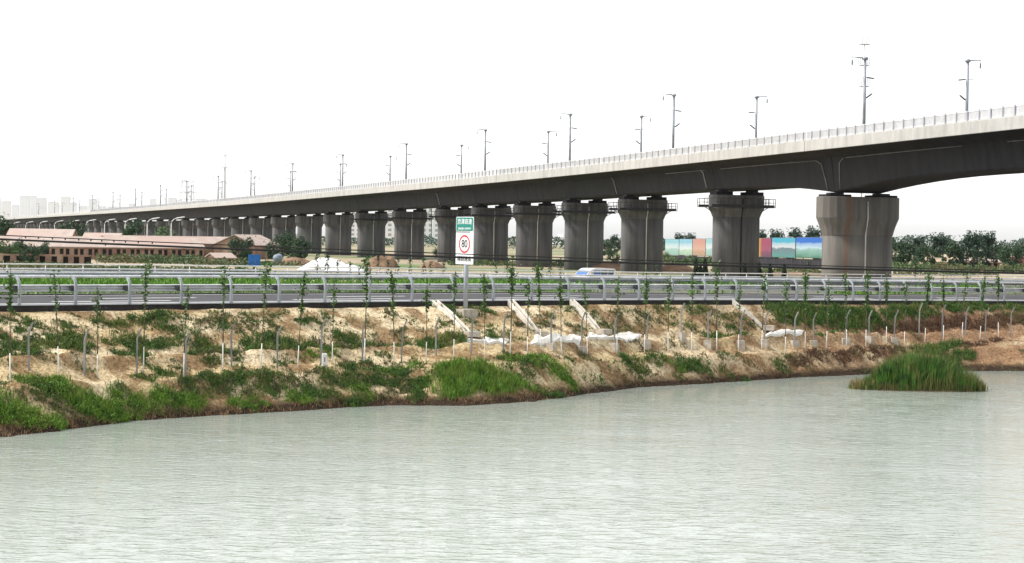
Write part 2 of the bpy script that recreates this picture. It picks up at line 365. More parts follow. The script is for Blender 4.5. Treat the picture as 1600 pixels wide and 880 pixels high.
def markings():
    b = MB()
    def seg(n, wd, s0, s1):
        pr = None
        for s in sorted({float(s0), float(s1)} | {float(q) for q in range(-400, 901, 5) if s0 < q < s1}):
            p, q = xy(s, n-wd/2), xy(s, n+wd/2); z = float(zr(s))+.006; c = ((p.x, p.y, z), (q.x, q.y, z))
            if pr: b.face((pr[0], c[0], c[1], pr[1]))
            pr = c
    seg(12.9, .2, -300, 600); seg(34, .2, -300, 600); seg(43.6, .2, -300, 600)
    for k in range(-12, 30):
        seg(4.3, .42, k*15+4, k*15+11); seg(8.2, .38, k*15+9, k*15+15); seg(38.8, .17, k*15, k*15+6)
    return tag(b.build('road_marking', M['line']), kind='structure')
markings()
b = MB(); prev = None                                     # pale kerb along the near edge
for s_ in np.arange(-400, 901, 5):
    z = float(zr(s_)); cur = [(*xy(s_, n), z+h) for n, h in ((.02, -.1), (.02, .06), (.05, .08), (.34, .08), (.36, -.1))]
    if prev:
        for k in range(4): b.face((prev[k], cur[k], cur[k+1], prev[k+1]))
    prev = cur
tag(b.build('kerb', M['line']), kind='structure')
# open ground beyond the roads
GZ = 3.8
b = MB(); ss = list(np.linspace(-6000, -400, 12))+list(np.arange(-380, 900, 40))+list(np.linspace(1000, 6000, 12)); nn = [44.5, 47, 52, 60, 100, 200, 500, 1500, 4000, 9000]
def gz(s, n): return float(zr(s))-.02 if n <= 47 else GZ+(float(zr(s))-GZ)*(max(0, 52-n)/5)*.5 if n < 60 else GZ
rings = [[(*xy(s, n), gz(s, n)) for n in nn] for s in ss]
b.loft(rings, smooth=False, caps=False, closed=False)
tag(b.build('ground', M['field']), kind='structure')
def gpoint(px, n):                                         # image column px at offset n behind the near guardrail, on the ground
    q = on_line(px, 430, n)
    for _ in range(2):
        s = sn(q)[0]; z = gz(s, n); py = project((q.x, q.y, z))[1]; q = on_line(px, py, n)
    s, _n = sn(q); return Vector((q.x, q.y, gz(s, n)))
def gfar(px, Y): return col_at(px, Y, GZ)

# ------------------------------------------------------------------ viaduct
TH = math.atan(.33); U = Vector((-math.sin(TH), math.cos(TH))); W_ = Vector((-math.cos(TH), -math.sin(TH)))   # along the track; towards the near side
C0 = Vector((110.0, 0.0))
def trk(t, a=0.0): return C0+U*t+W_*a
_t = np.arange(60, 2400, 4.0); _z = np.interp(_t, [60, 110, 150, 204, 245, 345, 577, 774, 1400, 2400], [20.3, 19.9, 19.55, 19.07, 18.55, 17.78, 16.95, 16.8, 17.0, 17.3])
_z = np.convolve(np.pad(_z, 12, 'edge'), np.ones(25)/25, 'valid')
def zf(t): return float(np.interp(t, _t, _z))             # underside of the pale fascia
PIERS = [170.0, 227.4, 259.6, 291.5, 315.5, 339.5, 363.5, 387.0]
while PIERS[-1] < 2050: PIERS.append(PIERS[-1]+32.4)
def depth(t):
    if t > 259.7: return 3.15
    k = min(abs(t-227.4), abs(t-170))/24.0
    return 3.3+1.25*max(0, 1-k)**2
vd = tag(empty('viaduct_deck', (*trk(227.4), 0)), 'long grey railway viaduct deck sweeping from right to far left', 'viaduct')
vloc = vd.location.copy()
def vp(t, a, z): p = trk(t, a); return (p.x-vloc.x, p.y-vloc.y, z)
edges = [112.0]+PIERS
for i in range(len(edges)-1):
    t0, t1 = edges[i]+.05, edges[i+1]-.05
    cont = edges[i+1] < 259.7 or edges[i] < 259
    ts = np.linspace(t0, t1, 15 if cont else 3); rings = []
    for t in ts:
        z = zf(t); h = depth(t); bw = 2.75
        half = [(bw, z-h), (bw+.15, z-h+.15), (3.45, z-.55), (3.9, z-.30), (6.5, z+.12), (6.5, z+.55)]
        rings.append([vp(t, a, zz) for a, zz in half]+[vp(t, -a, zz) for a, zz in reversed(half)])
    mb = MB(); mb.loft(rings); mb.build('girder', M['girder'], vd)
    for sg_ in (1, -1):
        pr = []
        for t in (t0, t1):
            z = zf(t); q = [(6.42, z+.1), (6.42, z+1.12), (6.48, z+1.18), (6.74, z+1.18), (6.80, z+1.12), (6.80, z-.02), (6.70, z-.06), (6.55, z-.02)]
            pr.append([vp(t, sg_*a, zz) for a, zz in q])
        MB().loft(pr).build('parapet', M['parapet'], vd)
    if t0 < 1500:                                         # open railing of upright bars and a flat hand rail
        mb = MB(); L = t1-t0; stp = .16 if t0 < 330 else .4 if t0 < 600 else 1.2; wd = .055 if t0 < 330 else .14 if t0 < 600 else .42
        n = int(L/stp)
        for k in range(n):
            t = t0+(k+.5)*stp; z = zf(t)+1.17
            c = [vp(t-wd/2, 6.62, z), vp(t+wd/2, 6.62, z), vp(t+wd/2, 6.57, z), vp(t-wd/2, 6.57, z)]
            mb.loft([c, [(p[0], p[1], p[2]+.93) for p in c]], caps=False)
        for zz, hh in ((1.24, .06), (2.06, .10)):
            pr = []
            for t in (t0, t1):
                z = zf(t)+zz; pr.append([vp(t, 6.55, z), vp(t, 6.65, z), vp(t, 6.65, z+hh), vp(t, 6.55, z+hh)])
            mb.loft(pr)
        mb.build('railing', M['rail_conc'], vd)
def rpost(t):
    z = zf(t)+1.15; mb = MB(); c = [vp(t-.08, 6.70, z-.35), vp(t+.08, 6.70, z-.35), vp(t+.08, 6.52, z-.35), vp(t-.08, 6.52, z-.35)]
    c = [(p[0], p[1], z) for p in c]; mb.loft([c, [(p[0], p[1], p[2]+1.06) for p in c]]); return mb
for k in range(100): rpost(150+2*k).build('railing_post', M['mast'], vd)
mb = MB()
for k in range(100, 420):
    q = rpost(150+2*k); b0 = len(mb.v); mb.v += q.v; mb.f += [tuple(i+b0 for i in f) for f in q.f]; mb.sm += q.sm
tag(mb.build('railing_post', M['mast'], vd), kind='stuff')
def web(t, u):                                            # a point just proud of the near web, u = 0 bottom .. 1 top
    z = zf(t); h = depth(t); z0, z1 = z-h+.15, z-.55; return vp(t, 2.9+(3.45-2.9)*u+.09, z0+(z1-z0)*u)
for tt, uu in (([262, 268, 275], [.93]*3), ([231, 240, 250, 257], [.92]*4), ([200, 210, 224], [.93]*3), ([150, 170, 192], [.93]*3)):
    MB().tube([web(t, u) for t, u in zip(tt, uu)], .04, 6).build('drain_pipe', M['pipe_dim'], vd)
MB().tube([web(231, .92), web(229.8, .8), web(229.2, .3), web(229, .02)], .06, 6).build('drain_pipe', M['pipe_dim'], vd)
MB().tube([web(224.5, .92), web(225.5, .8), web(225.9, .3), web(226, .02)], .06, 6).build('drain_pipe', M['pipe_dim'], vd)
for t in (263.2, 295, 387.6):
    MB().tube([web(t, .96), web(t-.6, .8), web(t-.9, .02)], .06, 6).build('drain_pipe', M['parapet'], vd)

def stadium(W, T, z, n=8):
    r = T/2; hw = W/2-r; pts = []
    for k in range(n+1): a = -math.pi/2+math.pi*k/n; pts.append((hw+r*math.cos(a), r*math.sin(a), z))
    for k in range(n+1): a = math.pi/2+math.pi*k/n; pts.append((-hw+r*math.cos(a), r*math.sin(a), z))
    return pts
PH = 13.0                                                 # pier height, top at local z = 0
def pier_parts(W, T, hw, ht, flare, cap, pipe, as_groove=False, pm=None):
    e = empty('bridge_pier'); pm = pm or M['pier']
    mb = MB(); r = [stadium(W, T, -PH), stadium(W, T, -cap-flare)]; mb.loft(r, smooth=False); mb.sm = [True]*(len(mb.sm)-2)+[False]*2; mb.build('shaft', pm, e)
    mb = MB(); mb.loft([stadium(W+.06, T+.06, -cap-flare-.02), stadium(W+(hw-W)*.45, T+(ht-T)*.4, -cap-flare*.5), stadium(hw, ht, -cap), stadium(hw, ht, -.06), stadium(hw-.12, ht-.12, 0)])
    mb.build('pier_cap', pm, e)
    if pipe: MB().tube([(.12, -T/2-.07, -PH), (.12, -T/2-.07, -cap-flare), (.12, -ht/2-.07, -cap), (.12, -ht/2-.07, -.5)], .085, 6).build('drain_pipe', M['pvc'] if not as_groove else M['dark'], e)
    return e
def add_pads(e, wd, x, h1, h2):
    for sx in (-1, 1):
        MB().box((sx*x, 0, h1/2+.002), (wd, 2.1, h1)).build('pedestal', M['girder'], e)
        MB().box((sx*x, 0, h1+h2/2), (wd*.55, 1.1, h2)).build('bearing', M['steel_dark'], e)
def add_platform(e, hw, ht, zb):
    mb = MB(); X, Yd = hw/2+.75, ht/2+.45
    for sx in (-1, 1):
        mb.box((sx*(hw/2+.38), 0, zb), (.8, ht+.9, .07))
        mb.tube([(sx*(hw/2+.7), 0, zb), (sx*(hw/2-.25), 0, zb-.55)], .05, 5)
        for y in (-Yd, 0, Yd): mb.box((sx*X, y, zb+.55), (.06, .06, 1.1))
        mb.box((sx*X, 0, zb+1.1), (.05, 2*Yd, .05)); mb.box((sx*X, 0, zb+.6), (.04, 2*Yd, .04))
        for k in range(3): mb.box((sx*(hw/2-.15-.5*k), -Yd, zb+.5), (.05, .05, 1.0))
    for sy in (-1, 1):
        mb.box((0, sy*(ht/2+.25), zb), (hw+.9, .5, .07))
        mb.box((0, sy*(Yd+.02), zb+.16), (hw+1.2, .05, .32)); mb.box((0, sy*Yd, zb+1.1), (hw+1.4, .05, .05))
        for k in range(9): mb.box(((k-4)*(hw+1.0)/8, sy*(Yd-.04), zb+.72), (.05, .05, .76))
        for zz in (.62,): mb.box((hw/2-.55, sy*Yd, zb+zz), (1.5, .04, .04)); mb.box((-hw/2+.55, sy*Yd, zb+zz), (1.5, .04, .04))
    mb.build('maintenance_platform', M['steel_dark'], e)
p_small = pier_parts(6.35, 2.5, 7.5, 3.3, 1.05, 1.75, True); add_pads(p_small, 2.3, 2.15, .42, .22); add_platform(p_small, 7.5, 3.3, -1.55)
p_plain = pier_parts(6.35, 2.5, 7.5, 3.3, 1.05, 1.75, True); add_pads(p_plain, 2.3, 2.15, .42, .22)
p_groove = pier_parts(6.35, 2.5, 7.5, 3.3, 1.05, 1.75, True, True); add_pads(p_groove, 2.3, 2.15, .42, .22); add_platform(p_groove, 7.5, 3.3, -1.55)  # dark tube added where this pier has only a dark groove
pm_big = mat('stained pier concrete', (.18, .165, .145), (.078, .073, .067), 1.1, .9, .15, 6, stretch=(1, 1, .07), lo=.3, hi=.72)
def rust_streak(m):
    n = m.node_tree; L = n.links.new; b_ = n.nodes['Principled BSDF']; base = b_.inputs['Base Color'].links[0].from_socket
    tc = n.nodes.new('ShaderNodeTexCoord'); sx = n.nodes.new('ShaderNodeSeparateXYZ'); L(tc.outputs['Object'], sx.inputs[0])
    mp = n.nodes.new('ShaderNodeMapping'); mp.inputs['Scale'].default_value = (2.2, .3, .12); L(tc.outputs['Object'], mp.inputs[0])
    no = n.nodes.new('ShaderNodeTexNoise'); no.inputs['Scale'].default_value = 1.3; no.inputs['Detail'].default_value = 5; L(mp.outputs[0], no.inputs['Vector'])
    ad = n.nodes.new('ShaderNodeMath'); ad.operation = 'MULTIPLY_ADD'; L(no.outputs[0], ad.inputs[0]); ad.inputs[1].default_value = 1.4; L(sx.outputs['X'], ad.inputs[2])
    rp = n.nodes.new('ShaderNodeValToRGB'); e = rp.color_ramp.elements; e[0].position = .0; e[0].color = (0, 0, 0, 1); e[1].position = 1; e[1].color = (0, 0, 0, 1)
    k = rp.color_ramp.elements.new(.5); k.color = (.75, .75, .75, 1)
    m2 = n.nodes.new('ShaderNodeMapRange'); m2.inputs['From Min'].default_value = -2.1; m2.inputs['From Max'].default_value = -1.0; L(ad.outputs[0], m2.inputs[0]); L(m2.outputs[0], rp.inputs[0])
    mx = n.nodes.new('ShaderNodeMixRGB'); mx.inputs['Color2'].default_value = (.17, .095, .055, 1); L(rp.outputs[0], mx.inputs['Fac']); L(base, mx.inputs['Color1']); L(mx.outputs[0], b_.inputs['Base Color'])
rust_streak(pm_big)
p_big = pier_parts(8.4, 3.3, 9.9, 4.2, 1.95, 2.35, True, pm=pm_big); add_pads(p_big, 3.0, 2.9, .25, .2)
used = set()
vis = 0
for t in PIERS:
    big = t < 240; src = p_big if big else p_groove if t == 259.6 else p_small if t < 480 else p_plain
    o = src if src.name not in used else copy_tree(src); used.add(src.name)
    p = trk(t); top = zf(t)-depth(t)-(.45 if big else .64)
    o.location = (p.x, p.y, 0); o.rotation_euler = (0, 0, TH)
    for ch in o.children: ch.location = (0, 0, top)
    if t == 170.0: lab = 'massive concrete pier under the viaduct outside the right frame edge'
    elif big: lab = 'widest rust streaked concrete pier at right, no railed platform'
    else:
        vis += 1
        lab = {1: 'concrete pier with dark middle groove left of the widest rusty pier',
               }.get(vis, f'{nth(vis+1)} round ended concrete pier from the right under the viaduct')
    tag(o, lab, 'bridge pier', 'concrete piers carrying the viaduct')

# catenary masts
def make_mast():
    e = empty('catenary_mast')
    MB().tube([(0, 0, 0), (0, 0, 8.6)], [.2, .16], 8).build('pole', M['mast'], e)
    MB().tube([(0, 0, 8.55), (0, 0, 8.68), (0, 0, 8.86), (0, 0, 8.95)], [.17, .34, .30, .08], 10).build('pole_cap', M['mast'], e)
    mb = MB(); mb.tube([(0, 0, 8.78), (-1.55, 0, 8.86)], [.09, .05], 6); f = mb.build('feeder_arm', M['mast'], e)
    MB().tube([(-1.5, 0, 8.84), (-1.5, 0, 8.55), (-1.5, 0, 8.5), (-1.5, 0, 8.05), (-1.5, 0, 7.95)], [.025, .025, .08, .08, .03], 6).build('insulator', M['insul'], f)
    mb = MB(); mb.tube([(-.75, 0, 6.78), (.25, 0, 6.74)], .035, 6); mb.tube([(1.05, 0, 6.66), (3.0, 0, 6.6)], .022, 5)
    mb.tube([(.85, 0, 5.05), (1.6, 0, 5.45), (3.0, 0, 6.55)], .02, 5); mb.tube([(1.6, 0, 5.45), (4.0, 0, 5.15)], .022, 5); mb.tube([(4.0, 0, 5.15), (4.0, 0, 4.9)], .02, 5)
    c = mb.build('cantilever', M['mast'], e)
    MB().tube([(.2, 0, 6.74), (.3, 0, 6.74), (1.0, 0, 6.66), (1.1, 0, 6.66)], [.03, .085, .085, .03], 6).build('insulator', M['insul'], c)
    MB().tube([(.15, 0, 4.55), (.25, 0, 4.6), (.8, 0, 5.0), (.9, 0, 5.07)], [.03, .09, .09, .03], 6).build('insulator', M['insul'], c)
    return e
mast0 = make_mast(); first = True
near_px = [1345, 1048, 887, 755, 632, 533, 455, 390, 339, 290, 249, 210, 175, 143, 113, 84, 59]
far_px = [1505, 1177, 998, 853, 718, 607, 529.5, 452, 396, 345, 297, 258, 220, 186, 153, 123, 96]
def mast_t(px, a):
    X0 = 110.0-a/math.cos(TH); v = (px+190.0)
    Y = F*X0/v; return (Y+math.sin(TH)*a)/math.cos(TH)
for side, lst in ((1, near_px), (-1, far_px)):
    tl = [mast_t(px, 5.45*side) for px in lst]
    tl = [tl[0]-51]+tl
    for i, t in enumerate(tl):
        o = mast0 if first else copy_tree(mast0); first = False
        p = trk(t, 5.45*side); o.location = (p.x, p.y, zf(t)+.55); o.rotation_euler = (0, 0, TH+(0 if side > 0 else math.pi)-.04)
        if i == 0: lab = f'grey overhead line mast on the {"near" if side > 0 else "far"} deck edge beyond the right frame'
        elif i == 1: lab = 'tallest overhead line mast, right of the piers, arm pointing left' if side > 0 else 'rightmost overhead line mast, on the far deck edge, arm pointing right'
        else: lab = f'{nth(i)} overhead line mast from the right among those with {"left" if side > 0 else "right"} pointing arms'
        tag(o, lab, 'catenary mast', 'overhead line masts on the viaduct')
def wire(name, a, h, r, lab):
    pts = []; 
    for t in np.arange(140, 1500, 17): pts.append((*trk(t, a), zf(t)+.55+h-.5*math.sin((t % 51)/51*math.pi)*(.6 if h > 5.5 else 0)))
    tag(MB().tube(pts, r, 4).build(name, M['mast']), lab, 'wire', 'overhead line wires')
wire('overhead_wire', 6.95, 7.95, .010, 'thin feeder wire hung under the left pointing mast arms')
wire('overhead_wire', -6.95, 7.95, .010, 'thin feeder wire hung under the right pointing mast arms')
wire('overhead_wire', 2.4, 6.6, .009, 'upper catenary wire above the near railway track')
wire('overhead_wire', -2.4, 6.6, .009, 'upper catenary wire above the far railway track')

# ------------------------------------------------------------------ guardrails
def rail_path(s0, s1, n, dz, step=6):
    return [(*xy(s, n), float(zr(s))+dz) for s in np.arange(s0, s1+.1, step)]
def wbeam(s0, s1, n, z0, hgt, face, step=6):
    pr = [(-.04, 0), (.11, .16), (.11, .2), (-.04, .26), (-.04, .34), (.11, .50), (.11, .54), (-.04, .60), (-.04, .68), (.11, .86), (.11, .92), (-.02, 1.0)]
    prof_ = [(face*a, z0+hgt*k) for a, k in pr]; back = [(a-face*.015, z) for a, z in reversed(prof_)]
    mb = MB(); rings = []
    for s in np.arange(s0, s1+.1, step): rings.append([(*xy(s, n+a), float(zr(s))+z) for a, z in prof_+back])
    mb.loft(rings); return mb
gr = tag(empty('guardrail', (*xy(0, 0), 0)), 'nearest guardrail with curved posts and round top tube above the bank', 'guardrail')
inv = Matrix.Translation(-gr.location)
def under(o, e): o.parent = e; o.matrix_parent_inverse = Matrix.Translation(-e.location); return o
under(MB().tube(rail_path(-60, 260, .42, 1.40), .068, 8).build('top_tube', M['galv']), gr)
under(wbeam(-60, 260, .36, .64, .36, -1).build('steel_beam', M['galv']), gr)
pm = MB(); path = [(0, 0, -.5), (0, 0, .98), (0, .035, 1.12), (0, .11, 1.24), (0, .22, 1.325), (0, .34, 1.38)]
rings = []
for i, q in enumerate(path):
    ww, dd = .062, (.062 if i < 2 else .05); tdir = Vector(path[min(i+1, 5)])-Vector(path[max(i-1, 0)]); nrm = Vector((0, tdir.z, -tdir.y)).normalized()
    q = Vector(q); rings.append([q+Vector((-ww, 0, 0))-nrm*dd, q+Vector((ww, 0, 0))-nrm*dd, q+Vector((ww, 0, 0))+nrm*dd, q+Vector((-ww, 0, 0))+nrm*dd])
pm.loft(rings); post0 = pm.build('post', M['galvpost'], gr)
bm_ = MB(); bm_.box((0, .2, .82), (.24, .22, .30)); bm_.box((-.16, .2, .82), (.10, .18, .22)); blk0 = bm_.build('spacer_block', M['block'], post0)
k = 0
for i in range(-12, 50):
    s = i*3.02; o = post0 if k == 0 else copy_tree(post0, gr); k += 1
    p = xy(s, 0); o.location = (p.x-gr.location.x, p.y-gr.location.y, float(zr(s))); o.rotation_euler = (0, 0, RZ)
for n, lab, zt in ((33.2, 'middle steel guardrail on the far side of the grass verge', .86), (44.2, 'farther steel guardrail between far road and white pipe railing', .88)):
    g2 = tag(empty('guardrail', (*xy(0, n), 0)), lab, 'guardrail')
    under(wbeam(-90, 420, n, zt-.50, .34, -1, 12).build('steel_beam', M['galvpost']), g2); under(MB().tube(rail_path(-90, 420, n+.1, zt-.03, 12), .065, 8).build('top_tube', M['galv']), g2)  # added pale tube and darker beam colour stand for lit edge, shaded face
    pb = MB(); pb.tube([(0, .12, -.3), (0, .12, .80)], .06, 8); p0 = pb.build('post', M['galvpost'], g2)
    for i in range(96):
        s = -60+i*4; o = p0 if i == 0 else copy_tree(p0, g2); p = xy(s, n); o.location = (p.x-g2.location.x, p.y-g2.location.y, float(zr(s))); o.rotation_euler = (0, 0, RZ)
pr_ = tag(empty('pipe_railing', (*xy(0, 49), 0)), 'thin white pipe railing beyond the farther guardrail', 'railing')
under(MB().tube([(*xy(s, 49), float(zr(s))+1.12) for s in np.arange(-90, 421, 6)], .06, 6).build('top_rail', M['white']), pr_)
under(MB().tube([(*xy(s, 49), float(zr(s))+.6) for s in np.arange(-90, 421, 6)], .028, 6).build('middle_rail', M['white']), pr_)
pb = MB(); pb.tube([(0, 0, -1.3), (0, 0, 1.12)], .04, 6); p0 = pb.build('post', M['white'], pr_)
for i in range(90):
    s = -50+i*3.2; o = p0 if i == 0 else copy_tree(p0, pr_); p = xy(s, 49); o.location = (p.x-pr_.location.x, p.y-pr_.location.y, float(zr(s)))

# ------------------------------------------------------------------ road sign
def text_mesh(txt, size, name, m, parent, loc, sx=1.0):
    c = bpy.data.curves.new(name, 'FONT'); c.body = txt; c.size = size; c.align_x = 'CENTER'; c.align_y = 'CENTER'; c.extrude = .004; c.offset = .002
    t = bpy.data.objects.new('tmp', c); COL.objects.link(t); bpy.context.view_layer.update()
    me = bpy.data.meshes.new_from_object(t.evaluated_get(bpy.context.evaluated_depsgraph_get())); me.name = name
    bpy.data.objects.remove(t); me.materials.clear(); me.materials.append(m)
    o = bpy.data.objects.new(name, me); COL.objects.link(o); o.parent = parent; o.location = loc; o.rotation_euler = (R(90), 0, 0); o.scale = (sx, 1, 1)
    return o
def rrect(w, h, r, n=4):
    pts = []
    for cx, cy, a0 in ((w/2-r, h/2-r, 0), (-w/2+r, h/2-r, 90), (-w/2+r, -h/2+r, 180), (w/2-r, -h/2+r, 270)):
        for k in range(n+1): a = R(a0+90*k/n); pts.append((cx+r*math.cos(a), cy+r*math.sin(a)))
    return pts
def plate(w, h, r, y0, y1, zc, name, m, parent):
    q = rrect(w, h, r); return MB().loft([[(x, y0, zc+z) for x, z in q], [(x, y1, zc+z) for x, z in q]]).build(name, m, parent)
sb = on_line(725, 476, -.95)
sgn = tag(empty('road_sign', (sb.x, sb.y, float(tz(*sn(sb), rough=False)[0])-.1), RZ-math.pi/2-.03), 'road sign on grey post, green name panel above white eighty limit panel', 'road sign')
# local frame: -y faces the oncoming drivers, +x is their right
zb0 = sgn.location.z
def zs(py): return (at(727, py, sb.y).z-zb0)
MB().tube([(0, .12, -.4), (0, .12, zs(366))], .13, 10).build('post', M['galvpost'], sgn)
zc, hh = (zs(339)+zs(362))/2, zs(339)-zs(362); WS = 1.62
gp = plate(WS, hh, .09, .0, -.03, zc, 'name_panel', M['white_sign'], sgn); plate(WS-.07, hh-.07, .07, -.031, -.036, zc, 'green_field', M['green_sign'], gp)
text_mesh('京津高速', .34, 'lettering', M['white_sign'], gp, (0, -.04, zc+.13), 1.0)
text_mesh('JINGJIN EXPWY', .17, 'lettering', M['white_sign'], gp, (0, -.04, zc-.26), 1.0)
zc2, h2 = (zs(363.5)+zs(413))/2, zs(363.5)-zs(413)
wp = plate(WS, h2, .04, .0, -.03, zc2, 'limit_panel', M['white_sign'], sgn)
zr_ = zs(381.5); rr = MB(); ring = lambda r, y: [(r*math.cos(a), y, zr_+r*math.sin(a)) for a in (2*math.pi*k/40 for k in range(40))]
b0 = [ring(.52, -.031), ring(.52, -.037), ring(.42, -.037), ring(.42, -.031)]
rr.loft(b0, caps=False); rr.build('limit_ring', M['red_sign'], wp)
text_mesh('80', .62, 'numerals', M['black_sign'], wp, (0, -.04, zr_), .92)
text_mesh('限制速度', .33, 'lettering', M['black_sign'], wp, (0, -.04, zs(405)), 1.0)
for zz in (zc, zc2+.4, zc2-.5): MB().box((0, .03, zz), (WS*.8, .05, .06)).build('bracket', M['galvpost'], sgn)
fp = bank_point(728, 485)
ft = MB(); ft.box((0, 0, -.1), (1.1, .9, .7), RZ, .96); tag(ft.build('sign_footing', M['footing'], None, (fp.x, fp.y, fp.z)), 'sandy concrete footing block below the road sign', 'footing')

# ------------------------------------------------------------------ bank furniture
def make_chute(px0, py0, px1, py1, lab):
    a = bank_point(px0, py0); b_ = bank_point(px1, py1)
    s0, n0 = sn(a); s1, n1 = sn(b_); n0 = -.45; a = Vector((*xy(s0, n0), float(zr(s0))-.05)); 
    e = tag(empty('drain_chute', a), lab, 'drain chute', 'concrete drain chutes down the bank'); d = (b_-a); dh = Vector((d.x, d.y, 0)).normalized(); sd_ = Vector((-dh.y, dh.x, 0))
    up = Vector((0, 0, 1))
    def bar(o0, o1, zl, zh, name, m=M['chute']):
        rings = []
        for q in (Vector((0, 0, 0)), d*.5+Vector((0, 0, .10)), d): rings.append([q+sd_*o0+up*zl, q+sd_*o1+up*zl, q+sd_*o1+up*zh, q+sd_*o0+up*zh])
        MB().loft(rings).build(name, m, e)
    bar(-.13, .13, -.25, .02, 'channel_bed', M['footing']); bar(-.195, -.131, -.2, .16, 'side_wall'); bar(.131, .195, -.2, .16, 'side_wall')
    q = d; MB().box(q+dh*.35-up*.02, (.8, .8, .3), math.atan2(dh.y, dh.x)).build('outlet_block', M['footing'], e)
for i, (q, lab) in enumerate((((664, 469, 730, 519), 'leftmost concrete drain chute, left of the road sign'), ((782, 469, 838, 516), 'second concrete drain chute, just right of the road sign'),
        ((880, 469, 935, 513), 'third concrete drain chute from left, above the white aprons'), ((1136, 469, 1192, 509), 'rightmost concrete drain chute beside the dark green slope'))):
    make_chute(*q, lab)
def apron(px0, px1, py0, py1, lab):
    mb = MB(); n = max(8, int((px1-px0)/5)); rings = []
    for i in range(n+1):
        px = px0+(px1-px0)*i/n; ring = []
        for j in range(6):
            k = j/5; py = py0+(py1-py0)*k; p = bank_point(px+(k-.5)*-6, py); e_ = max(0.0, math.sin(math.pi*i/n))**.3*max(0.0, math.sin(math.pi*(j+.3)/5.9))**.4
            ring.append((p.x, p.y, p.z+.05+.10*e_+random.uniform(0, .035)))
        rings.append(ring)
    mb.loft(rings, smooth=False, caps=False, closed=False)
    # skirt down into the soil
    per = [r[0] for r in rings]+[q for q in rings[-1][1:]]+[r[-1] for r in reversed(rings[:-1])]+[q for q in reversed(rings[0][1:-1])]
    mb.loft([per, [(x, y, z-.5) for x, y, z in per]], caps=False)
    tag(mb.build('white_apron', M['slab']), lab, 'apron', 'white lined aprons at the foot of the bank')
apron(726, 792, 530, 545, 'leftmost white lined apron below the road sign chute')
apron(832, 908, 527, 543, 'white lined apron at the slope foot, second from left')
apron(918, 1000, 524, 540, 'longest white lined apron, third from left below the third chute')
apron(1196, 1256, 521, 533, 'rightmost white lined apron near the dark green slope')

# fence posts with a bent top
def make_fpost(h):
    e = empty('fence_post'); mb = MB(); pts = [(0, 0, -.3), (0, 0, h*.76), (.015, 0, h*.80), (.2, 0, h)]
    rings = [[(x-.04, -.04, z), (x+.04, -.04, z), (x+.04, .04, z), (x-.04, .04, z)] for x, _, z in pts]; mb.loft(rings); mb.build('post', M['post_conc'], e); return e
FP = [(45, 583), (132, 584), (214, 585), (290, 583), (362, 572), (433, 576), (502, 571), (566, 567), (627, 565), (681, 557), (736, 558), (786, 556), (861, 546), (909, 547), (959, 546), (1011, 542), (1064, 535), (1106, 540), (1157, 541), (1194, 539), (1241, 544), (1271, 542), (1321, 540), (1358, 535), (1397, 532), (1436, 529), (1472, 529), (1508, 529), (1539, 529), (1579, 529)]
fp0 = None
for i, (px, py) in enumerate(FP):
    p = bank_point(px, py)
    o = make_fpost(2.25) if fp0 is None else copy_tree(fp0); fp0 = fp0 or o
    o.location = (p.x, p.y, p.z-.05); o.rotation_euler = (random.uniform(-.03, .03), random.uniform(-.03, .04), random.uniform(-.5, .3))
    o.scale = (1, 1, random.uniform(.93, 1.06))
    foot = 850 < px < 1400
    if foot:
        q = p-Vector((0, .0, 0)); MB().box((0, -.02, .08), (.52, .5, .62), random.uniform(-.3, .3), .9).build('footing', M['footing'], o)
    tag(o, f'{nth(i+1)} bent top concrete fence post from the left' + (', in a square footing' if foot else ' along the bank path'), 'fence post', 'bent top concrete fence posts along the bank')
ms = bank_point(507, 573)
mk = tag(empty('marker_stone', (ms.x, ms.y, ms.z-.05), .25), 'short white marker stone on the bank beside a fence post', 'marker stone')
mb = MB(); q = rrect(.27, .16, .03, 2); mb.loft([[(x, y, z) for x, y in q] for z in (-.15, .68)]+[[(x*.85, y*.7, .74) for x, y in q]]); mb.build('stone', M['stone'], mk)
MB().box((0, -.083, .42), (.04, .006, .22)).build('inscription', M['black_sign'], mk)

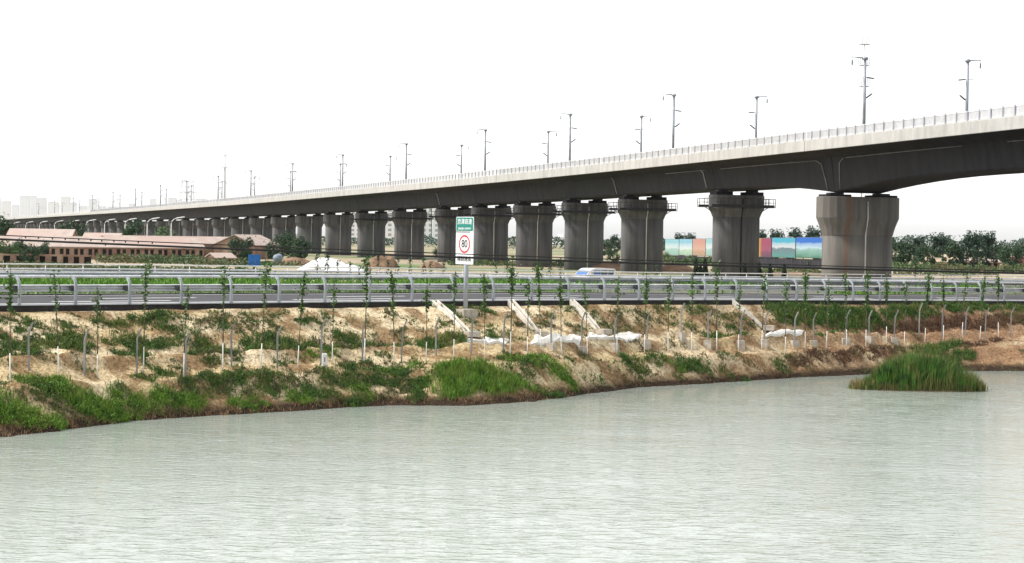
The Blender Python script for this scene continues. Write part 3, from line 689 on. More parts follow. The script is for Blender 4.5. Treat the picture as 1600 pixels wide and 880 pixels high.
# ------------------------------------------------------------------ plants
def leaf_quads(cs, size, rng, flat=.6):
    """cs (n,3) centres -> vertices and faces of randomly turned leaf quads"""
    n = len(cs); a = rng.normal(size=(n, 3)); a[:, 2] *= flat; a /= np.linalg.norm(a, axis=1)[:, None]
    b_ = rng.normal(size=(n, 3)); b_ -= a*(a*b_).sum(1)[:, None]; b_ /= np.linalg.norm(b_, axis=1)[:, None]
    sz = size*rng.uniform(.6, 1.4, (n, 1)); a = a*sz; b_ = b_*sz*.55
    v = np.stack([cs-a, cs-b_*.9+a*.1, cs+a, cs+b_*.9+a*.1], 1).reshape(-1, 3); f = np.arange(4*n).reshape(-1, 4); return v, f
def make_sapling(h, seed, dense):
    rg = np.random.default_rng(seed); e = empty('sapling'); rnd = random.Random(seed)
    bx, by = rnd.uniform(-.12, .12), rnd.uniform(-.1, .1)
    P = lambda z: Vector((bx*max(0, z/h)**1.6*2, by*max(0, z/h)**1.6*2, z))
    MB().tube([P(z) for z in (1.3, 2.0, 2.8, 3.7, h*.92, h)], [.032, .028, .024, .020, .014, .006], 5).build('trunk', M['bark'], e)
    MB().tube([P(z) for z in (-.2, .5, 1.3)], [.036, .031, .027], 6).build('whitewashed_trunk', M['lime'], e)
    n = int(190*dense); z = np.concatenate([rg.uniform(h*.68, h*1.02, int(n*.8)), rg.uniform(h*.38, h*.7, n-int(n*.8))])
    # leaves sit in a few bunches
    bun = np.concatenate([rg.uniform(h*.72, h, 7), rg.uniform(h*.4, h*.7, 3)]); idx = rg.integers(0, len(bun), n); z = .35*z+.65*bun[idx]
    ang = rg.uniform(0, 6.28, n); rad = np.abs(rg.normal(0, .13, n))*(.6+.8*(z/h > .7)); cx = np.array([P(q).x for q in z]); cy = np.array([P(q).y for q in z])
    v, f = leaf_quads(np.stack([cx+rad*np.cos(ang), cy+rad*np.sin(ang), z], -1), .09, rg); np_mesh('foliage', v, f, M['sapleaf'], e); return e
SP = [(16, 593), (92, 589), (152, 588), (224, 586), (287, 583), (348, 578), (407, 576), (465, 576), (519, 571), (569, 568), (616, 566), (666, 566), (709, 561), (757, 561), (797, 557), (824, 554), (845, 545), (877, 552), (918, 552), (964, 552), (1007, 551), (1044, 548), (1081, 549), (1120, 548), (1154, 547), (1190, 547), (1227, 552), (1258, 550), (1291, 547), (1323, 545), (1353, 542), (1385, 538), (1413, 538), (1445, 538), (1474, 532), (1503, 531), (1531, 531), (1560, 530)]
protos = [make_sapling(h, 40+i, d) for i, (h, d) in enumerate(((5.3, 1.2), (5.1, .6), (5.6, 1.6), (4.7, .5), (5.4, .9)))]; usedp = set()
for i, (px, py) in enumerate(SP):
    k = (i*3+i//4) % 5; p = bank_point(px, py+1)
    o = protos[k] if k not in usedp else copy_tree(protos[k]); usedp.add(k)
    o.location = (p.x, p.y, p.z-.05); o.rotation_euler = (random.uniform(-.03, .03), random.uniform(-.035, .035), random.uniform(0, 6.28)); sc = random.uniform(.84, 1.08); o.scale = (sc, sc, sc)
    tag(o, f'{nth(i+1)} thin whitewashed sapling from the left along the bank path', 'sapling', 'thin whitewashed saplings along the bank')

def blades(cs, h, wd, lean, rng, seg2=False):
    """grass blades: cs (n,3) roots, h (n,) heights"""
    n = len(cs); ang = rng.uniform(0, 2*np.pi, n); dx, dy = np.cos(ang), np.sin(ang); la = rng.uniform(0, 2*np.pi, n); ll = np.abs(rng.normal(0, lean, n))*h
    tip = cs+np.stack([np.cos(la)*ll, np.sin(la)*ll, h*np.sqrt(np.clip(1-(ll/h)**2, .15, 1))], -1)
    mid = cs+(tip-cs)*.55+np.stack([-np.cos(la)*ll*.12, -np.sin(la)*ll*.12, h*.08], -1)
    w2 = wd*rng.uniform(.6, 1.4, n)/2; o = np.stack([dx*w2, dy*w2, 0*w2], -1)
    v = np.stack([cs-o*.8, cs+o*.8, mid+o, mid-o, tip+o*.12, tip-o*.12], 1).reshape(-1, 3); b_ = np.arange(n)*6
    f = np.concatenate([np.stack([b_, b_+1, b_+2, b_+3], -1), np.stack([b_+3, b_+2, b_+4, b_+5], -1)]); return v, f
def tuft_leaves(cs, h, rng, per=16, size=.05):
    """low leafy weeds: a small dome of leaves over every root"""
    n = len(cs); k = np.repeat(np.arange(n), per); m = len(k); a = rng.uniform(0, 2*np.pi, m); u = rng.uniform(0, 1, m)
    rad = h[k]*.55*np.sqrt(u); z = h[k]*np.sqrt(np.clip(1-u*.85, 0, 1))*rng.uniform(.25, 1.0, m)
    return leaf_quads(cs[k]+np.stack([rad*np.cos(a), rad*np.sin(a), z], -1), size, rng, 1.2)
class Blades:
    def __init__(s): s.V = []; s.F = []; s.n = 0
    def add(s, v, f): s.V.append(v); s.F.append(f+s.n); s.n += len(v)
    def build(s, name, m, parent=None): return np_mesh(name, np.concatenate(s.V), np.concatenate(s.F), m, parent)
PXA = np.array(PXK, float)
def scatter(px, py, rx, ry, n, rng):                       # clumped random roots within a patch of the bank
    s0, n0 = pix_sn(px, py); s1, _ = pix_sn(px+rx, py); _, n1 = pix_sn(px, min(py+ry, 700)); _, n2 = pix_sn(px, py-ry)
    rs = abs(s1-s0); rn = max(.15, abs(n2-n1)/2)
    n = int(n*.75); m = max(3, n//34); cs = rng.uniform(-1, 1, (m*2, 2)); cs = cs[(cs**2).sum(1) < 1][:m]
    k = rng.integers(0, len(cs), n); q = cs[k]*[rs, rn]+rng.normal(0, 1, (n, 2))*[.20, .13]
    s = s0+q[:, 0]; nn_ = n0+q[:, 1]; z = tz(s, nn_); ok = (nn_ < -.5) & (z > -.05); s, nn_, z = s[ok], nn_[ok], z[ok]
    return np.stack([P0.x+D2.x*s+N2.x*nn_, P0.y+D2.y*s+N2.y*nn_, z-.03], -1)
def patches(name, m, lst, wd=.035, lean=.35, kind='stuff', seed=1, leafy=0):
    rng = np.random.default_rng(seed); B = Blades()
    for px, py, rx, ry, n, h in lst:
        cs = scatter(px, py, rx, ry, n, rng); hh = h*rng.uniform(.45, 1.15, len(cs))
        if leafy:
            q = max(3, len(cs)//leafy); v, f = tuft_leaves(cs[:q], hh[:q]*.7, rng, 18, .030+.018*h); B.add(v, f); cs, hh = cs[::2], hh[::2]*.8
        v, f = blades(cs, hh, wd*(.7+h*.6), lean, rng); B.add(v, f)
    return tag(B.build(name, m), kind=kind)
rs_ = random.Random(5)
dark = [(20, 550, 40, 20, 900, .5), (70, 538, 55, 10, 900, .45), (130, 532, 30, 8, 400, .4), (190, 527, 30, 9, 700, .5), (205, 556, 32, 7, 600, .35), (110, 545, 30, 8, 500, .35),
        (430, 545, 62, 13, 1900, .6), (300, 532, 24, 6, 300, .35), (480, 500, 18, 6, 300, .3), (255, 586, 10, 5, 350, .45), (690, 540, 50, 10, 1700, .5), (620, 545, 30, 6, 500, .35), (545, 590, 50, 14, 1300, .45),
        (330, 600, 60, 14, 800, .4), (430, 605, 70, 16, 900, .45), (385, 585, 70, 9, 800, .4), (500, 612, 30, 10, 700, .45), (590, 606, 20, 10, 500, .4), (650, 603, 26, 10, 700, .45), (820, 575, 16, 10, 400, .45),
        (1010, 572, 45, 9, 1200, .45), (1080, 570, 20, 10, 600, .5), (1110, 575, 25, 7, 500, .4), (1215, 572, 12, 7, 250, .4), (1130, 527, 45, 6, 700, .35), (1040, 480, 20, 5, 250, .3), (1080, 478, 30, 6, 500, .35), (900, 480, 14, 4, 200, .3),
        (760, 480, 14, 5, 250, .35), (700, 479, 20, 4, 350, .35), (740, 478, 20, 5, 350, .35), (1290, 490, 85, 12, 6000, .6), (1400, 488, 75, 9, 4200, .5), (1340, 507, 60, 8, 2600, .45), (1230, 480, 38, 6, 1900, .5), (1540, 482, 70, 7, 3000, .5), (1470, 480, 45, 6, 1900, .5), (1250, 503, 40, 6, 1300, .4), (1470, 545, 45, 8, 1500, .6),
        (1500, 560, 40, 10, 1500, .6), (1300, 525, 50, 4, 600, .3), (1590, 500, 30, 10, 600, .5), (45, 500, 25, 6, 300, .35), (190, 493, 45, 6, 700, .35), (100, 505, 20, 6, 250, .3), (250, 497, 30, 7, 450, .35), (355, 505, 16, 8, 250, .3), (770, 527, 10, 6, 250, .5)]
for _ in range(150): dark.append((rs_.uniform(0, 1180), rs_.uniform(484, 530), rs_.uniform(4, 12), rs_.uniform(2, 4), rs_.randint(25, 110), rs_.uniform(.18, .34)))
for _ in range(70): dark.append((rs_.uniform(0, 1300), rs_.uniform(560, 600), rs_.uniform(5, 16), rs_.uniform(2, 4), rs_.randint(40, 150), rs_.uniform(.2, .36)))
for _ in range(26): dark.append((rs_.uniform(-10, 620), rs_.uniform(520, 556), rs_.uniform(8, 22), rs_.uniform(3, 6), rs_.randint(120, 420), rs_.uniform(.3, .55)))
for _ in range(22): dark.append((rs_.uniform(-10, 900), rs_.uniform(585, 640), rs_.uniform(8, 20), rs_.uniform(3, 7), rs_.randint(120, 380), rs_.uniform(.3, .5)))
patches('bank_grass', M['grass'], dark, seed=3, leafy=5)
bright = [(35, 648, 60, 14, 2600, .6), (140, 636, 45, 14, 2600, .65), (235, 630, 58, 10, 2600, .5), (180, 640, 40, 8, 900, .5), (300, 628, 20, 8, 700, .45), (60, 597, 40, 5, 900, .4), (470, 620, 30, 8, 700, .4), (390, 628, 30, 8, 700, .4), (860, 578, 34, 10, 1100, .5), (880, 594, 16, 8, 500, .5), (660, 600, 10, 5, 200, .4), (1345, 505, 30, 5, 500, .35), (1060, 575, 14, 6, 300, .4), (500, 560, 30, 5, 400, .3), (20, 625, 20, 4, 200, .4), (560, 618, 20, 6, 400, .4), (620, 580, 50, 5, 900, .35), (820, 562, 40, 4, 600, .35)]
patches('bank_grass', M['grassbright'], bright, seed=8, leafy=5, lean=.5)
patches('bank_grass', M['grassbright'], [(740, 592, 66, 17, 3600, .58), (700, 580, 45, 9, 1200, .45), (785, 603, 40, 11, 1500, .6), (735, 612, 70, 9, 1100, .5)], wd=.03, lean=.42, seed=9)
ol = [(370, 600, 90, 14, 1100, .4), (470, 590, 80, 14, 900, .35), (620, 615, 60, 8, 600, .35), (100, 640, 90, 12, 700, .45), (240, 640, 60, 8, 500, .4), (550, 545, 60, 9, 900, .5), (470, 540, 40, 8, 500, .45), (320, 555, 40, 8, 500, .35), (640, 520, 30, 10, 250, .25), (1000, 495, 80, 14, 900, .25), (850, 505, 60, 12, 500, .25), (300, 500, 60, 14, 600, .3), (420, 515, 50, 14, 500, .3), (940, 565, 50, 9, 500, .3), (560, 575, 50, 6, 500, .3), (1170, 500, 50, 14, 700, .3), (840, 560, 40, 6, 500, .3), (1000, 545, 80, 5, 500, .25), (1380, 545, 60, 7, 600, .3)]
for _ in range(120): ol.append((rs_.uniform(0, 1600), rs_.uniform(480, 600), rs_.uniform(6, 22), rs_.uniform(2, 6), rs_.randint(30, 120), rs_.uniform(.15, .3)))
patches('weeds', M['grassolive'], ol, seed=13, leafy=5)
dr = [(1460, 508, 60, 10, 4000, .5), (1560, 505, 70, 10, 4500, .5), (1330, 560, 90, 8, 1500, .3), (1390, 512, 40, 7, 1000, .4), (1500, 545, 110, 7, 1500, .3), (1380, 552, 60, 7, 1200, .3), (1280, 562, 60, 8, 1200, .3)]
patches('dry_brush', M['rusty'], dr, seed=17, leafy=5)
st = []
for px in range(-20, 900, 14):
    py = float(np.interp(px, PXK, PYK[:, 6])); st.append((px+rs_.uniform(-6, 6), py-rs_.uniform(4, 11), 10, 3, rs_.randint(25, 120), .22))
for px in range(900, 1600, 20):
    py = float(np.interp(px, PXK, PYK[:, 6])); st.append((px, py-rs_.uniform(6, 22), 14, 4, rs_.randint(40, 110), .22))
patches('dry_grass', M['dry'], st, wd=.03, lean=.75, seed=19)
# clods and stones lying on the bank
rng = np.random.default_rng(57); n = 2600; s = rng.uniform(-35, 120, n); Nq, _ = prof(s); nn_ = -.7+(Nq[6]+.2+.7)*rng.uniform(0, 1, n); z = tz(s, nn_); r_ = .025+.07*rng.uniform(0, 1, n)**4
c = np.stack([P0.x+D2.x*s+N2.x*nn_, P0.y+D2.y*s+N2.y*nn_, z+r_*.15], -1); dirs = np.array([(1, 0, 0), (0, 1, 0), (-1, 0, 0), (0, -1, 0), (0, 0, .8), (0, 0, -.8)], float)
v = (c[:, None, :]+dirs[None]*r_[:, None, None]*rng.uniform(.6, 1.3, (n, 6, 1))).reshape(-1, 3); t = np.array([(0, 1, 4), (1, 2, 4), (2, 3, 4), (3, 0, 4), (1, 0, 5), (2, 1, 5), (3, 2, 5), (0, 3, 5)])
tag(np_mesh('stones', v, (np.arange(n)[:, None, None]*6+t[None]).reshape(-1, 3), M['sandheap']), kind='stuff')
# verge grass between the roads
rng = np.random.default_rng(23); n = 60000; s = rng.uniform(-30, 190, n); nn_ = rng.uniform(14.2, 32.6, n); keep = fbm(s*.12, nn_*.2, 71)+rng.uniform(-.12, .12, n) > .27+.36*np.clip((s-22)/45, 0, 1); s, nn_ = s[keep], nn_[keep]
cs = np.stack([P0.x+D2.x*s+N2.x*nn_, P0.y+D2.y*s+N2.y*nn_, zr(s)+.03], -1); v, f = blades(cs, rng.uniform(.25, .65, len(cs))*np.where(nn_ > 27, 1.25, 1), .10, .35, rng)
tag(np_mesh('verge_grass', v, f, M['vergegrass']), kind='stuff')

# reed island: a mud bar and its reeds
Yi = CAMZ*3000/(613-383); c0 = col_at(1433, Yi+1.2, 0)
rng = np.random.default_rng(29)
reed = tag(empty('reed_clump', (c0.x, c0.y, 0)), 'tall green reed clump standing in the water at right', 'reeds')
mb = MB(); rings = []
for q, zz in ((1, -.3), (.95, .06), (.6, .14), (.2, .16)): rings.append([(4.0*q*math.cos(a)*(1+.08*math.sin(3*a)), 1.25*q*math.sin(a), zz) for a in (2*math.pi*k/28 for k in range(28))])
mb.loft(rings, smooth=True); mb.build('mud_base', M['rubble'], reed)
n = 9000; a = rng.uniform(0, 2*np.pi, n); r = np.sqrt(rng.uniform(0, 1, n)); x = 3.7*r*np.cos(a)+rng.normal(0, .28, n); y = 1.2*r*np.sin(a)+rng.normal(0, .07, n)
hmax = 2.6*np.clip(1-np.abs((x-.3)/4.3)**1.4, .14, 1)*(.30+1.25*fbm(x*1.5+9, y*1.5, 81)); h = hmax*rng.uniform(.35, 1.12, n)
v, f = blades(np.stack([x, y, 0*x+.02], -1), h, .032, .26, rng); np_mesh('reed_stems', v, f, M['reed'], reed)
n = 2600; a = rng.uniform(0, 2*np.pi, n); r = rng.uniform(.72, 1.02, n); x = 3.95*r*np.cos(a); y = 1.22*r*np.sin(a)
v, f = blades(np.stack([x, y, 0*x], -1), rng.uniform(.25, .75, n), .03, .4, rng); np_mesh('dry_reed_stems', v, f, M['reeddry'], reed)

def make_tree(h, cw, seed, m, n=900, ls=.22, trunk_r=.12, low=.25, name='tree', wispy=.25):
    rg = np.random.default_rng(seed); rnd = random.Random(seed); e = empty(name); mb = MB()
    mb.tube([(0, 0, -.3), (.05, .02, h*.3), (rnd.uniform(-.1, .1)*h*.3, 0, h*.62), (rnd.uniform(-.1, .1)*h*.3, .1, h*.9)], [trunk_r*1.3, trunk_r, trunk_r*.6, trunk_r*.15], 6)
    ncl = 19; cl = []
    for k in range(ncl):
        a = rnd.uniform(0, 6.28); q = rnd.uniform(low, .95); rad = cw/2*math.sin(math.pi*min(.92, (q-low)/(1-low)*.75+.18))*rnd.uniform(.35, .9)
        c = (rad*math.cos(a), rad*math.sin(a), q*h); cl.append(c)
        if k < 6: mb.tube([(0, 0, max(.2*h, c[2]-.3*h)), (c[0]*.55, c[1]*.55, c[2]-.1*h), c], [trunk_r*.5, trunk_r*.3, trunk_r*.08], 5)
    mb.build('trunk', M['trunk'], e)
    cl = np.array(cl); k = rg.integers(0, ncl, n); rr = rg.uniform(.10, .24, ncl)[k]*cw
    d = rg.normal(size=(n, 3)); d /= np.linalg.norm(d, axis=1)[:, None]; cs = cl[k]+d*(rr*rg.uniform(.35, 1.0, n)**.6)[:, None]*[1, 1, .85]
    m2 = int(n*wispy*.3); top = cl[rg.integers(0, ncl, m2)]; cs = np.concatenate([cs, top+rg.normal(0, 1, (m2, 3))*[.12*cw, .12*cw, .10*h]+[0, 0, .1*h]]); cs[:, 2] = np.clip(cs[:, 2], h*low*.5, h*1.08)
    v, f = leaf_quads(cs, ls, rg, 1.0); np_mesh('crown', v, f, m, e); return e
TP = {}
def place_tree(kind, px, Y, lab, sc=1.0, group=None, args=None):
    if kind not in TP: TP[kind] = make_tree(*args); o = TP[kind]
    else: o = copy_tree(TP[kind])
    p = gfar(px, Y); o.location = p; o.rotation_euler = (0, 0, random.uniform(0, 6.28)); o.scale = (sc*random.uniform(.92, 1.1), sc*random.uniform(.92, 1.1), sc)
    return tag(o, lab, 'tree', group)
A1 = (6.0, 5.2, 101, M['foliage'], 2600, .20, .12, .10, 'tree'); A2 = (6.6, 4.6, 103, M['foliage2'], 2400, .20, .11, .12, 'tree', .5); A3 = (5.6, 5.6, 107, M['foliage'], 2600, .20, .12, .06, 'tree'); A4 = (4.2, 5.2, 109, M['foliage3'], 1200, .2, .1, .1, 'tree')
right = [(1398, 430, 2, 1.05), (1412, 400, 0, 1.0), (1432, 415, 1, .95), (1449, 395, 2, .9), (1464, 400, 1, 1.02), (1481, 480, 1, 1.0), (1490, 362, 0, .95), (1510, 420, 1, .98), (1522, 360, 1, 1.05), (1541, 363, 1, 1.05), (1553, 500, 2, 1.0), (1566, 440, 0, .85), (1582, 350, 2, .9), (1597, 420, 0, .95), (1618, 420, 1, 1.0), (1381, 520, 1, 1.0)]
right.sort()
for i, (px, Y, k, sc) in enumerate(right):
    lab = 'bushy tree half hidden behind the right edge of the widest pier' if px == 1381 else 'bushy tree just beyond the right frame edge' if px > 1610 else f'{nth(i)} tree from the left in the row right of the widest pier'
    place_tree('r%d' % k, px, Y, lab, sc, 'trees right of the widest pier', (A1, A2, A3)[k])
for px, Y, k, sc, lab in ((6, 400, 0, 1.3, 'dark bushy tree at the left frame edge behind the roofs'), (116, 395, 2, 1.25, 'round dark tree standing behind the long brick row house'), (207, 400, 0, 1.25, 'dark tree behind the brick house roofs, right of the round one'), (258, 420, 3, 1.3, 'lighter green tree behind the brick house roofs'),
                          (372, 330, 2, .75, 'dark tree left of the blue steel container'), (385, 335, 0, .7, 'tree directly behind the blue steel container'), (440, 345, 2, .95, 'largest green tree right of the blue container'), (470, 340, 0, .75, 'green tree right of the grey machine, before the piers'), (455, 350, 3, .7, 'pale green bushy tree between grey machine and piers'),
                          (10, 275, 3, .75, 'green bushy tree at the left frame edge before the brick house'), (25, 280, 2, .62, 'dark bush like tree before the brick house, far left'), (68, 272, 0, .55, 'small tree in the ruined brick wall at far left'), (46, 268, 2, .5, 'short bushy tree beside the ruined wall openings'),
                          (960, 620, 1, .9, 'hazy tree seen between the third and fourth pier from right'), (945, 560, 2, .8, 'green tree low behind the fourth pier from the right'), (957, 400, 2, .5, 'small bush tree right of the fourth pier from right'), (1040, 420, 3, .5, 'small green tree before the leftmost billboards'),
                          (1213, 400, 1, 1.05, 'wispy tree rising behind the teal landscape billboard'), (1240, 403, 1, 1.1, 'wispy tree rising behind the gap of the sky billboards'), (1272, 393, 1, 1.15, 'wispy tree rising behind the blue sky billboard'), (1190, 428, 1, 1.05, 'thin tree top above the dark red billboard'),
                          (1063, 480, 1, .95, 'faint tree top above the leftmost pale billboard'), (1080, 480, 1, .95, 'faint tree top above the pink billboard'), (684, 420, 3, .55, 'low green tree between the piers left of the road sign')):
    place_tree('r%d' % k, px, Y, lab, sc, 'scattered background trees', (A1, A2, A3, A4)[k])
# far treeline, reads as one mass
B = Blades(); rng = np.random.default_rng(31)
for px0, px1, Y, n, hh in ((700, 1040, 900, 5200, 6), (1000, 1300, 800, 4000, 5), (1380, 1700, 800, 4500, 8.5), (440, 720, 900, 3000, 5)):
    pxs = rng.uniform(px0, px1, n); cs = []
    for q in pxs: p = gfar(q, Y*(1+rng.normal(0, .03))); z = GZ+rng.uniform(0, 1)**.7*hh*(.55+.75*float(fbm(np.array([q*.06]), np.array([2.0]), 91)[0])); cs.append((p.x, p.y, z))
    v, f = leaf_quads(np.array(cs), .55, rng, 1); B.add(v, f)
tag(B.build('far_wood', M['foliage2']), kind='stuff')
# small conifers by the railing
th0 = None
for i, (px, n, h, lab) in enumerate(((1087, 51, 1.9, 'leftmost of three small dark conifers left of the grooved pier'), (1094, 52, 1.6, 'middle of three small dark conifers left of the grooved pier'), (1101, 51, 1.9, 'rightmost of three small dark conifers left of the grooved pier'), (1163, 50.5, 1.6, 'small dark conifer before the grooved pier shaft'),
        (1186, 51, 1.7, 'small dark conifer at the right edge of the grooved pier'), (1203, 51, 1.6, 'middle small dark conifer below the billboards'), (1225, 51, 1.6, 'rightmost small dark conifer below the billboards'))):
    p = gpoint(px, n)
    if th0 is None:
        th0 = empty('conifer_shrub'); rg = np.random.default_rng(5); z = rg.uniform(.05, 1, 700); r = .24*(1-z)**.7*np.sqrt(rg.uniform(.3, 1, 700)); a = rg.uniform(0, 6.28, 700)
        v, f = leaf_quads(np.stack([r*np.cos(a), r*np.sin(a), z], -1), .06, rg, 2); np_mesh('foliage', v, f, M['thuja'], th0); MB().tube([(0, 0, -.1), (0, 0, .5)], .03, 5).build('stem', M['trunk'], th0); o = th0
    else: o = copy_tree(th0)
    o.location = p; o.scale = (h*1.15, h*1.15, h*1.5); tag(o, lab, 'conifer', 'small dark conifers by the pipe railing')
# dark young trees behind the pipe railing, half of their leaves still missing
yp = None; xs = [497, 511, 528, 547, 560, 574, 592, 606, 621, 640, 662, 674, 692, 776, 792, 860, 876, 1005, 1025, 1262, 1430]
for i, px in enumerate(xs):
    if yp is None:
        yp = empty('young_tree'); rg = np.random.default_rng(77); MB().tube([(0, 0, -.2), (.02, 0, 1.2), (0, .03, 2.4)], [.03, .024, .008], 5).build('trunk', M['trunk'], yp)
        z = rg.uniform(.9, 2.4, 130); a = rg.uniform(0, 6.28, 130); r = np.abs(rg.normal(0, .13, 130)); v, f = leaf_quads(np.stack([r*np.cos(a), r*np.sin(a), z], -1), .075, rg); np_mesh('foliage', v, f, M['foliage'], yp); o = yp
    else: o = copy_tree(yp)
    o.location = gpoint(px, 52.5+random.uniform(-1, 1.5)); sc = random.uniform(.9, 1.4); o.scale = (sc, sc, sc); o.rotation_euler = (0, random.uniform(-.06, .06), random.uniform(0, 6))
    tag(o, f'{nth(i+1)} dark leafed young tree from the left behind the pipe railing', 'young tree', 'dark young trees behind the pipe railing')

# ------------------------------------------------------------------ brick houses and sheds at left
def house(name, px0, px1, Y0, Y1, eave, ridge, dep, lab, wins=0, over=.35, open_gable=False, roofm=None, wallm=None):
    a = gfar(px0, Y0); c = gfar(px1, Y1); d = Vector((c.x-a.x, c.y-a.y, 0)); L = d.length; rz = math.atan2(d.y, d.x)
    e = tag(empty(name, a, rz), lab, 'house', None)
    wm = wallm or M['brick']; rm = roofm or M['roof']; h = eave
    mb = MB(); mb.box((L/2, dep/2, h/2-.2), (L, dep, h+.4))
    for x in (0, L):                                       # gables
        mb.loft([[(x-.12, 0, h-.004), (x-.12, dep, h-.004), (x-.12, dep/2, ridge-.1)], [(x+.12, 0, h-.004), (x+.12, dep, h-.004), (x+.12, dep/2, ridge-.1)]])
    mb.build('wall', wm, e)
    mb = MB(); k = (ridge-h)/(dep/2)
    q = [(-over, h-over*k), (dep/2, ridge), (dep+over, h-over*k), (dep+over, h-over*k+.14), (dep/2, ridge+.16), (-over, h-over*k+.14)]
    mb.loft([[(-over, y, z) for y, z in q], [(L+over, y, z) for y, z in q]]); mb.build('roof', rm, e)
    for i in range(wins):
        x = L*(i+.5)/wins+(.25 if i % 2 else -.25)*min(1.2, L/wins*.35); w_ = min(.95, L/wins*.5)
        f = MB().box((x, -.03, h*.60), (w_+.16, .06, 1.16)).build('window', M['brick'], e); MB().box((x, -.062, h*.60), (w_, .01, 1.0)).build('pane', M['dark'], f)
    for i in range(0, wins, 2):
        x = L*(i)/wins
        if 0 < x < L: MB().box((x, -.09, h/2-.1), (.35, .18, h-.05)).build('pilaster', M['brick'], e)
    return e
house('brick_house', -60, 318, 318, 336, 2.15, 3.75, 8.5, 'long low brick row house with many small dark windows', wins=34)
house('brick_house', 10, 108, 372, 372, 3.2, 5.0, 7, 'pale roofed house behind the long brick row, far left')
house('brick_house', 128, 182, 366, 366, 2.9, 4.4, 7, 'short pale roofed house right of the round dark tree')
house('brick_house', 186, 392, 350, 380, 2.6, 4.0, 8, 'long pale roofed brick house behind the row house, right part')
house('brick_house', 398, 436, 362, 378, 2.7, 4.5, 8, 'brick house with stepped gables left of the leftmost clear piers')
house('brick_shed', 338, 366, 300, 302, 1.0, 1.6, 3.0, 'small brick shed with pale lean roof left of the blue container')
rw = tag(empty('ruined_wall', gfar(-20, 268)), 'ruined low brick wall with doorways at far left', 'wall'); c = gfar(132, 268); L = (c-rw.location).length
mb = MB(); x = 0; op = []
while x < L:
    wseg = random.uniform(.5, .9); mb.box((x+wseg/2, 0, .7), (wseg, .3, random.uniform(1.5, 1.75))); x += wseg
    gap = random.uniform(.7, 1.1); mb.box((x+gap/2, .0, 1.36), (gap-.01, .28, .24)); op.append(x+gap/2); x += gap
mb.build('wall', M['brick'], rw)
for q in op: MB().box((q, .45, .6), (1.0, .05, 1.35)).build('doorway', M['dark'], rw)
house('brick_shed', 1466, 1502, 392, 392, 1.3, 2.1, 5, 'small reddish shed under the trees at right', roofm=M['sandheap'])
house('brick_shed', 1503, 1562, 372, 372, 1.5, 1.9, 5, 'low brown shed with flat pale roof at right', wins=5, wallm=M['rubble'])
house('brick_shed', 1574, 1640, 360, 355, 1.2, 2.6, 6, 'shed with dark red roof at the right frame edge', roofm=mat('dark red roof', (.11, .035, .03), (.07, .025, .02), 1, .9))
# shrubs in front of the houses
B = Blades(); rng = np.random.default_rng(41)
for px0, px1, Y, n, hh in ((150, 320, 300, 3800, 1.3), (300, 400, 292, 1800, 1.1), (-20, 140, 250, 1200, .7), (400, 470, 300, 900, .8), (1395, 1560, 300, 1500, .9), (920, 1000, 330, 900, 1.0), (1035, 1112, 380, 2200, 1.7), (1390, 1640, 345, 5200, 1.5), (700, 900, 330, 2600, .9), (1130, 1290, 300, 1800, .8), (60, 400, 215, 5200, .6), (0, 420, 235, 3000, .7)):
    q = rng.uniform(px0, px1, n); cs = np.array([(*gfar(t, Y+rng.normal(0, 4)).xy, GZ+rng.uniform(0, 1)*hh*(.4+float(fbm(np.array([t*.1]), np.array([1.0]), 15)[0]))) for t in q])
    v, f = leaf_quads(cs, .2, rng, 1); B.add(v, f)
tag(B.build('scrub', M['scrub']), kind='stuff')

def heap(name, px, Y, wd, dp, h, m, lab, seed, cat):
    p = gfar(px, Y); mb = MB(); rings = []; rg = random.Random(seed)
    for q in (1, .85, .65, .42, .2, .04):
        rings.append([(wd/2*q*math.cos(a)*(1+.15*math.sin(2*a+seed)+.06*math.sin(5*a)), dp/2*q*math.sin(a), h*(1-q**1.7)*(1+.2*math.sin(3*a+seed)*q)+rg.uniform(-.04, .04)*h-.05) for a in (2*math.pi*k/26 for k in range(26))])
    mb.loft(rings, smooth=True); o = mb.build(name, m, None, p); return tag(o, lab, cat)
heap('covered_heap', 507, 262, 7.0, 5, 1.75, M['sheet'], 'large white sheet covered heap left of the middle', 1, 'heap')
heap('covered_heap', 541, 256, 5.5, 4, 1.0, M['sheet'], 'lower white covered heap right of the large one', 2, 'heap')
heap('rubble_heap', 592, 280, 5, 4, 2.0, M['rubble'], 'brown rubble heap before the piers with scrap on top', 3, 'heap')
heap('rubble_heap', 609, 285, 3.4, 3, 1.9, M['rubble'], 'small brown rubble heap between two piers', 4, 'heap')
heap('rubble_heap', 675, 290, 5, 4, 1.2, M['rubble'], 'low brown heap left of the road sign', 5, 'heap')
heap('rubble_heap', 460, 300, 7, 4, 1.3, M['rubble'], 'brown heap below the trees left of the covered heaps', 6, 'heap')
heap('rubble_heap', 948, 300, 9, 5, 1.3, M['rubble'], 'brown soil heap behind the white van', 7, 'heap')
heap('rubble_heap', 1052, 300, 7, 5, 1.3, M['rubble'], 'reddish soil heap left of the small conifers', 8, 'heap')
heap('rubble_heap', 1240, 280, 14, 5, .55, M['rubble'], 'long reddish soil bank below the dark hoarding', 9, 'heap')
heap('sand_heap', 1430, 440, 10, 6, 2.0, M['sandheap'], 'pale sand heap under the trees beside the widest pier', 10, 'heap')
heap('sand_heap', 1475, 440, 7, 5, 2.6, M['sandheap'], 'steeper pale sand heap between the trees at right', 11, 'heap')
heap('sand_heap', 1590, 440, 16, 6, 1.8, M['sandheap'], 'broad pale sand heap at the right frame edge', 12, 'heap')
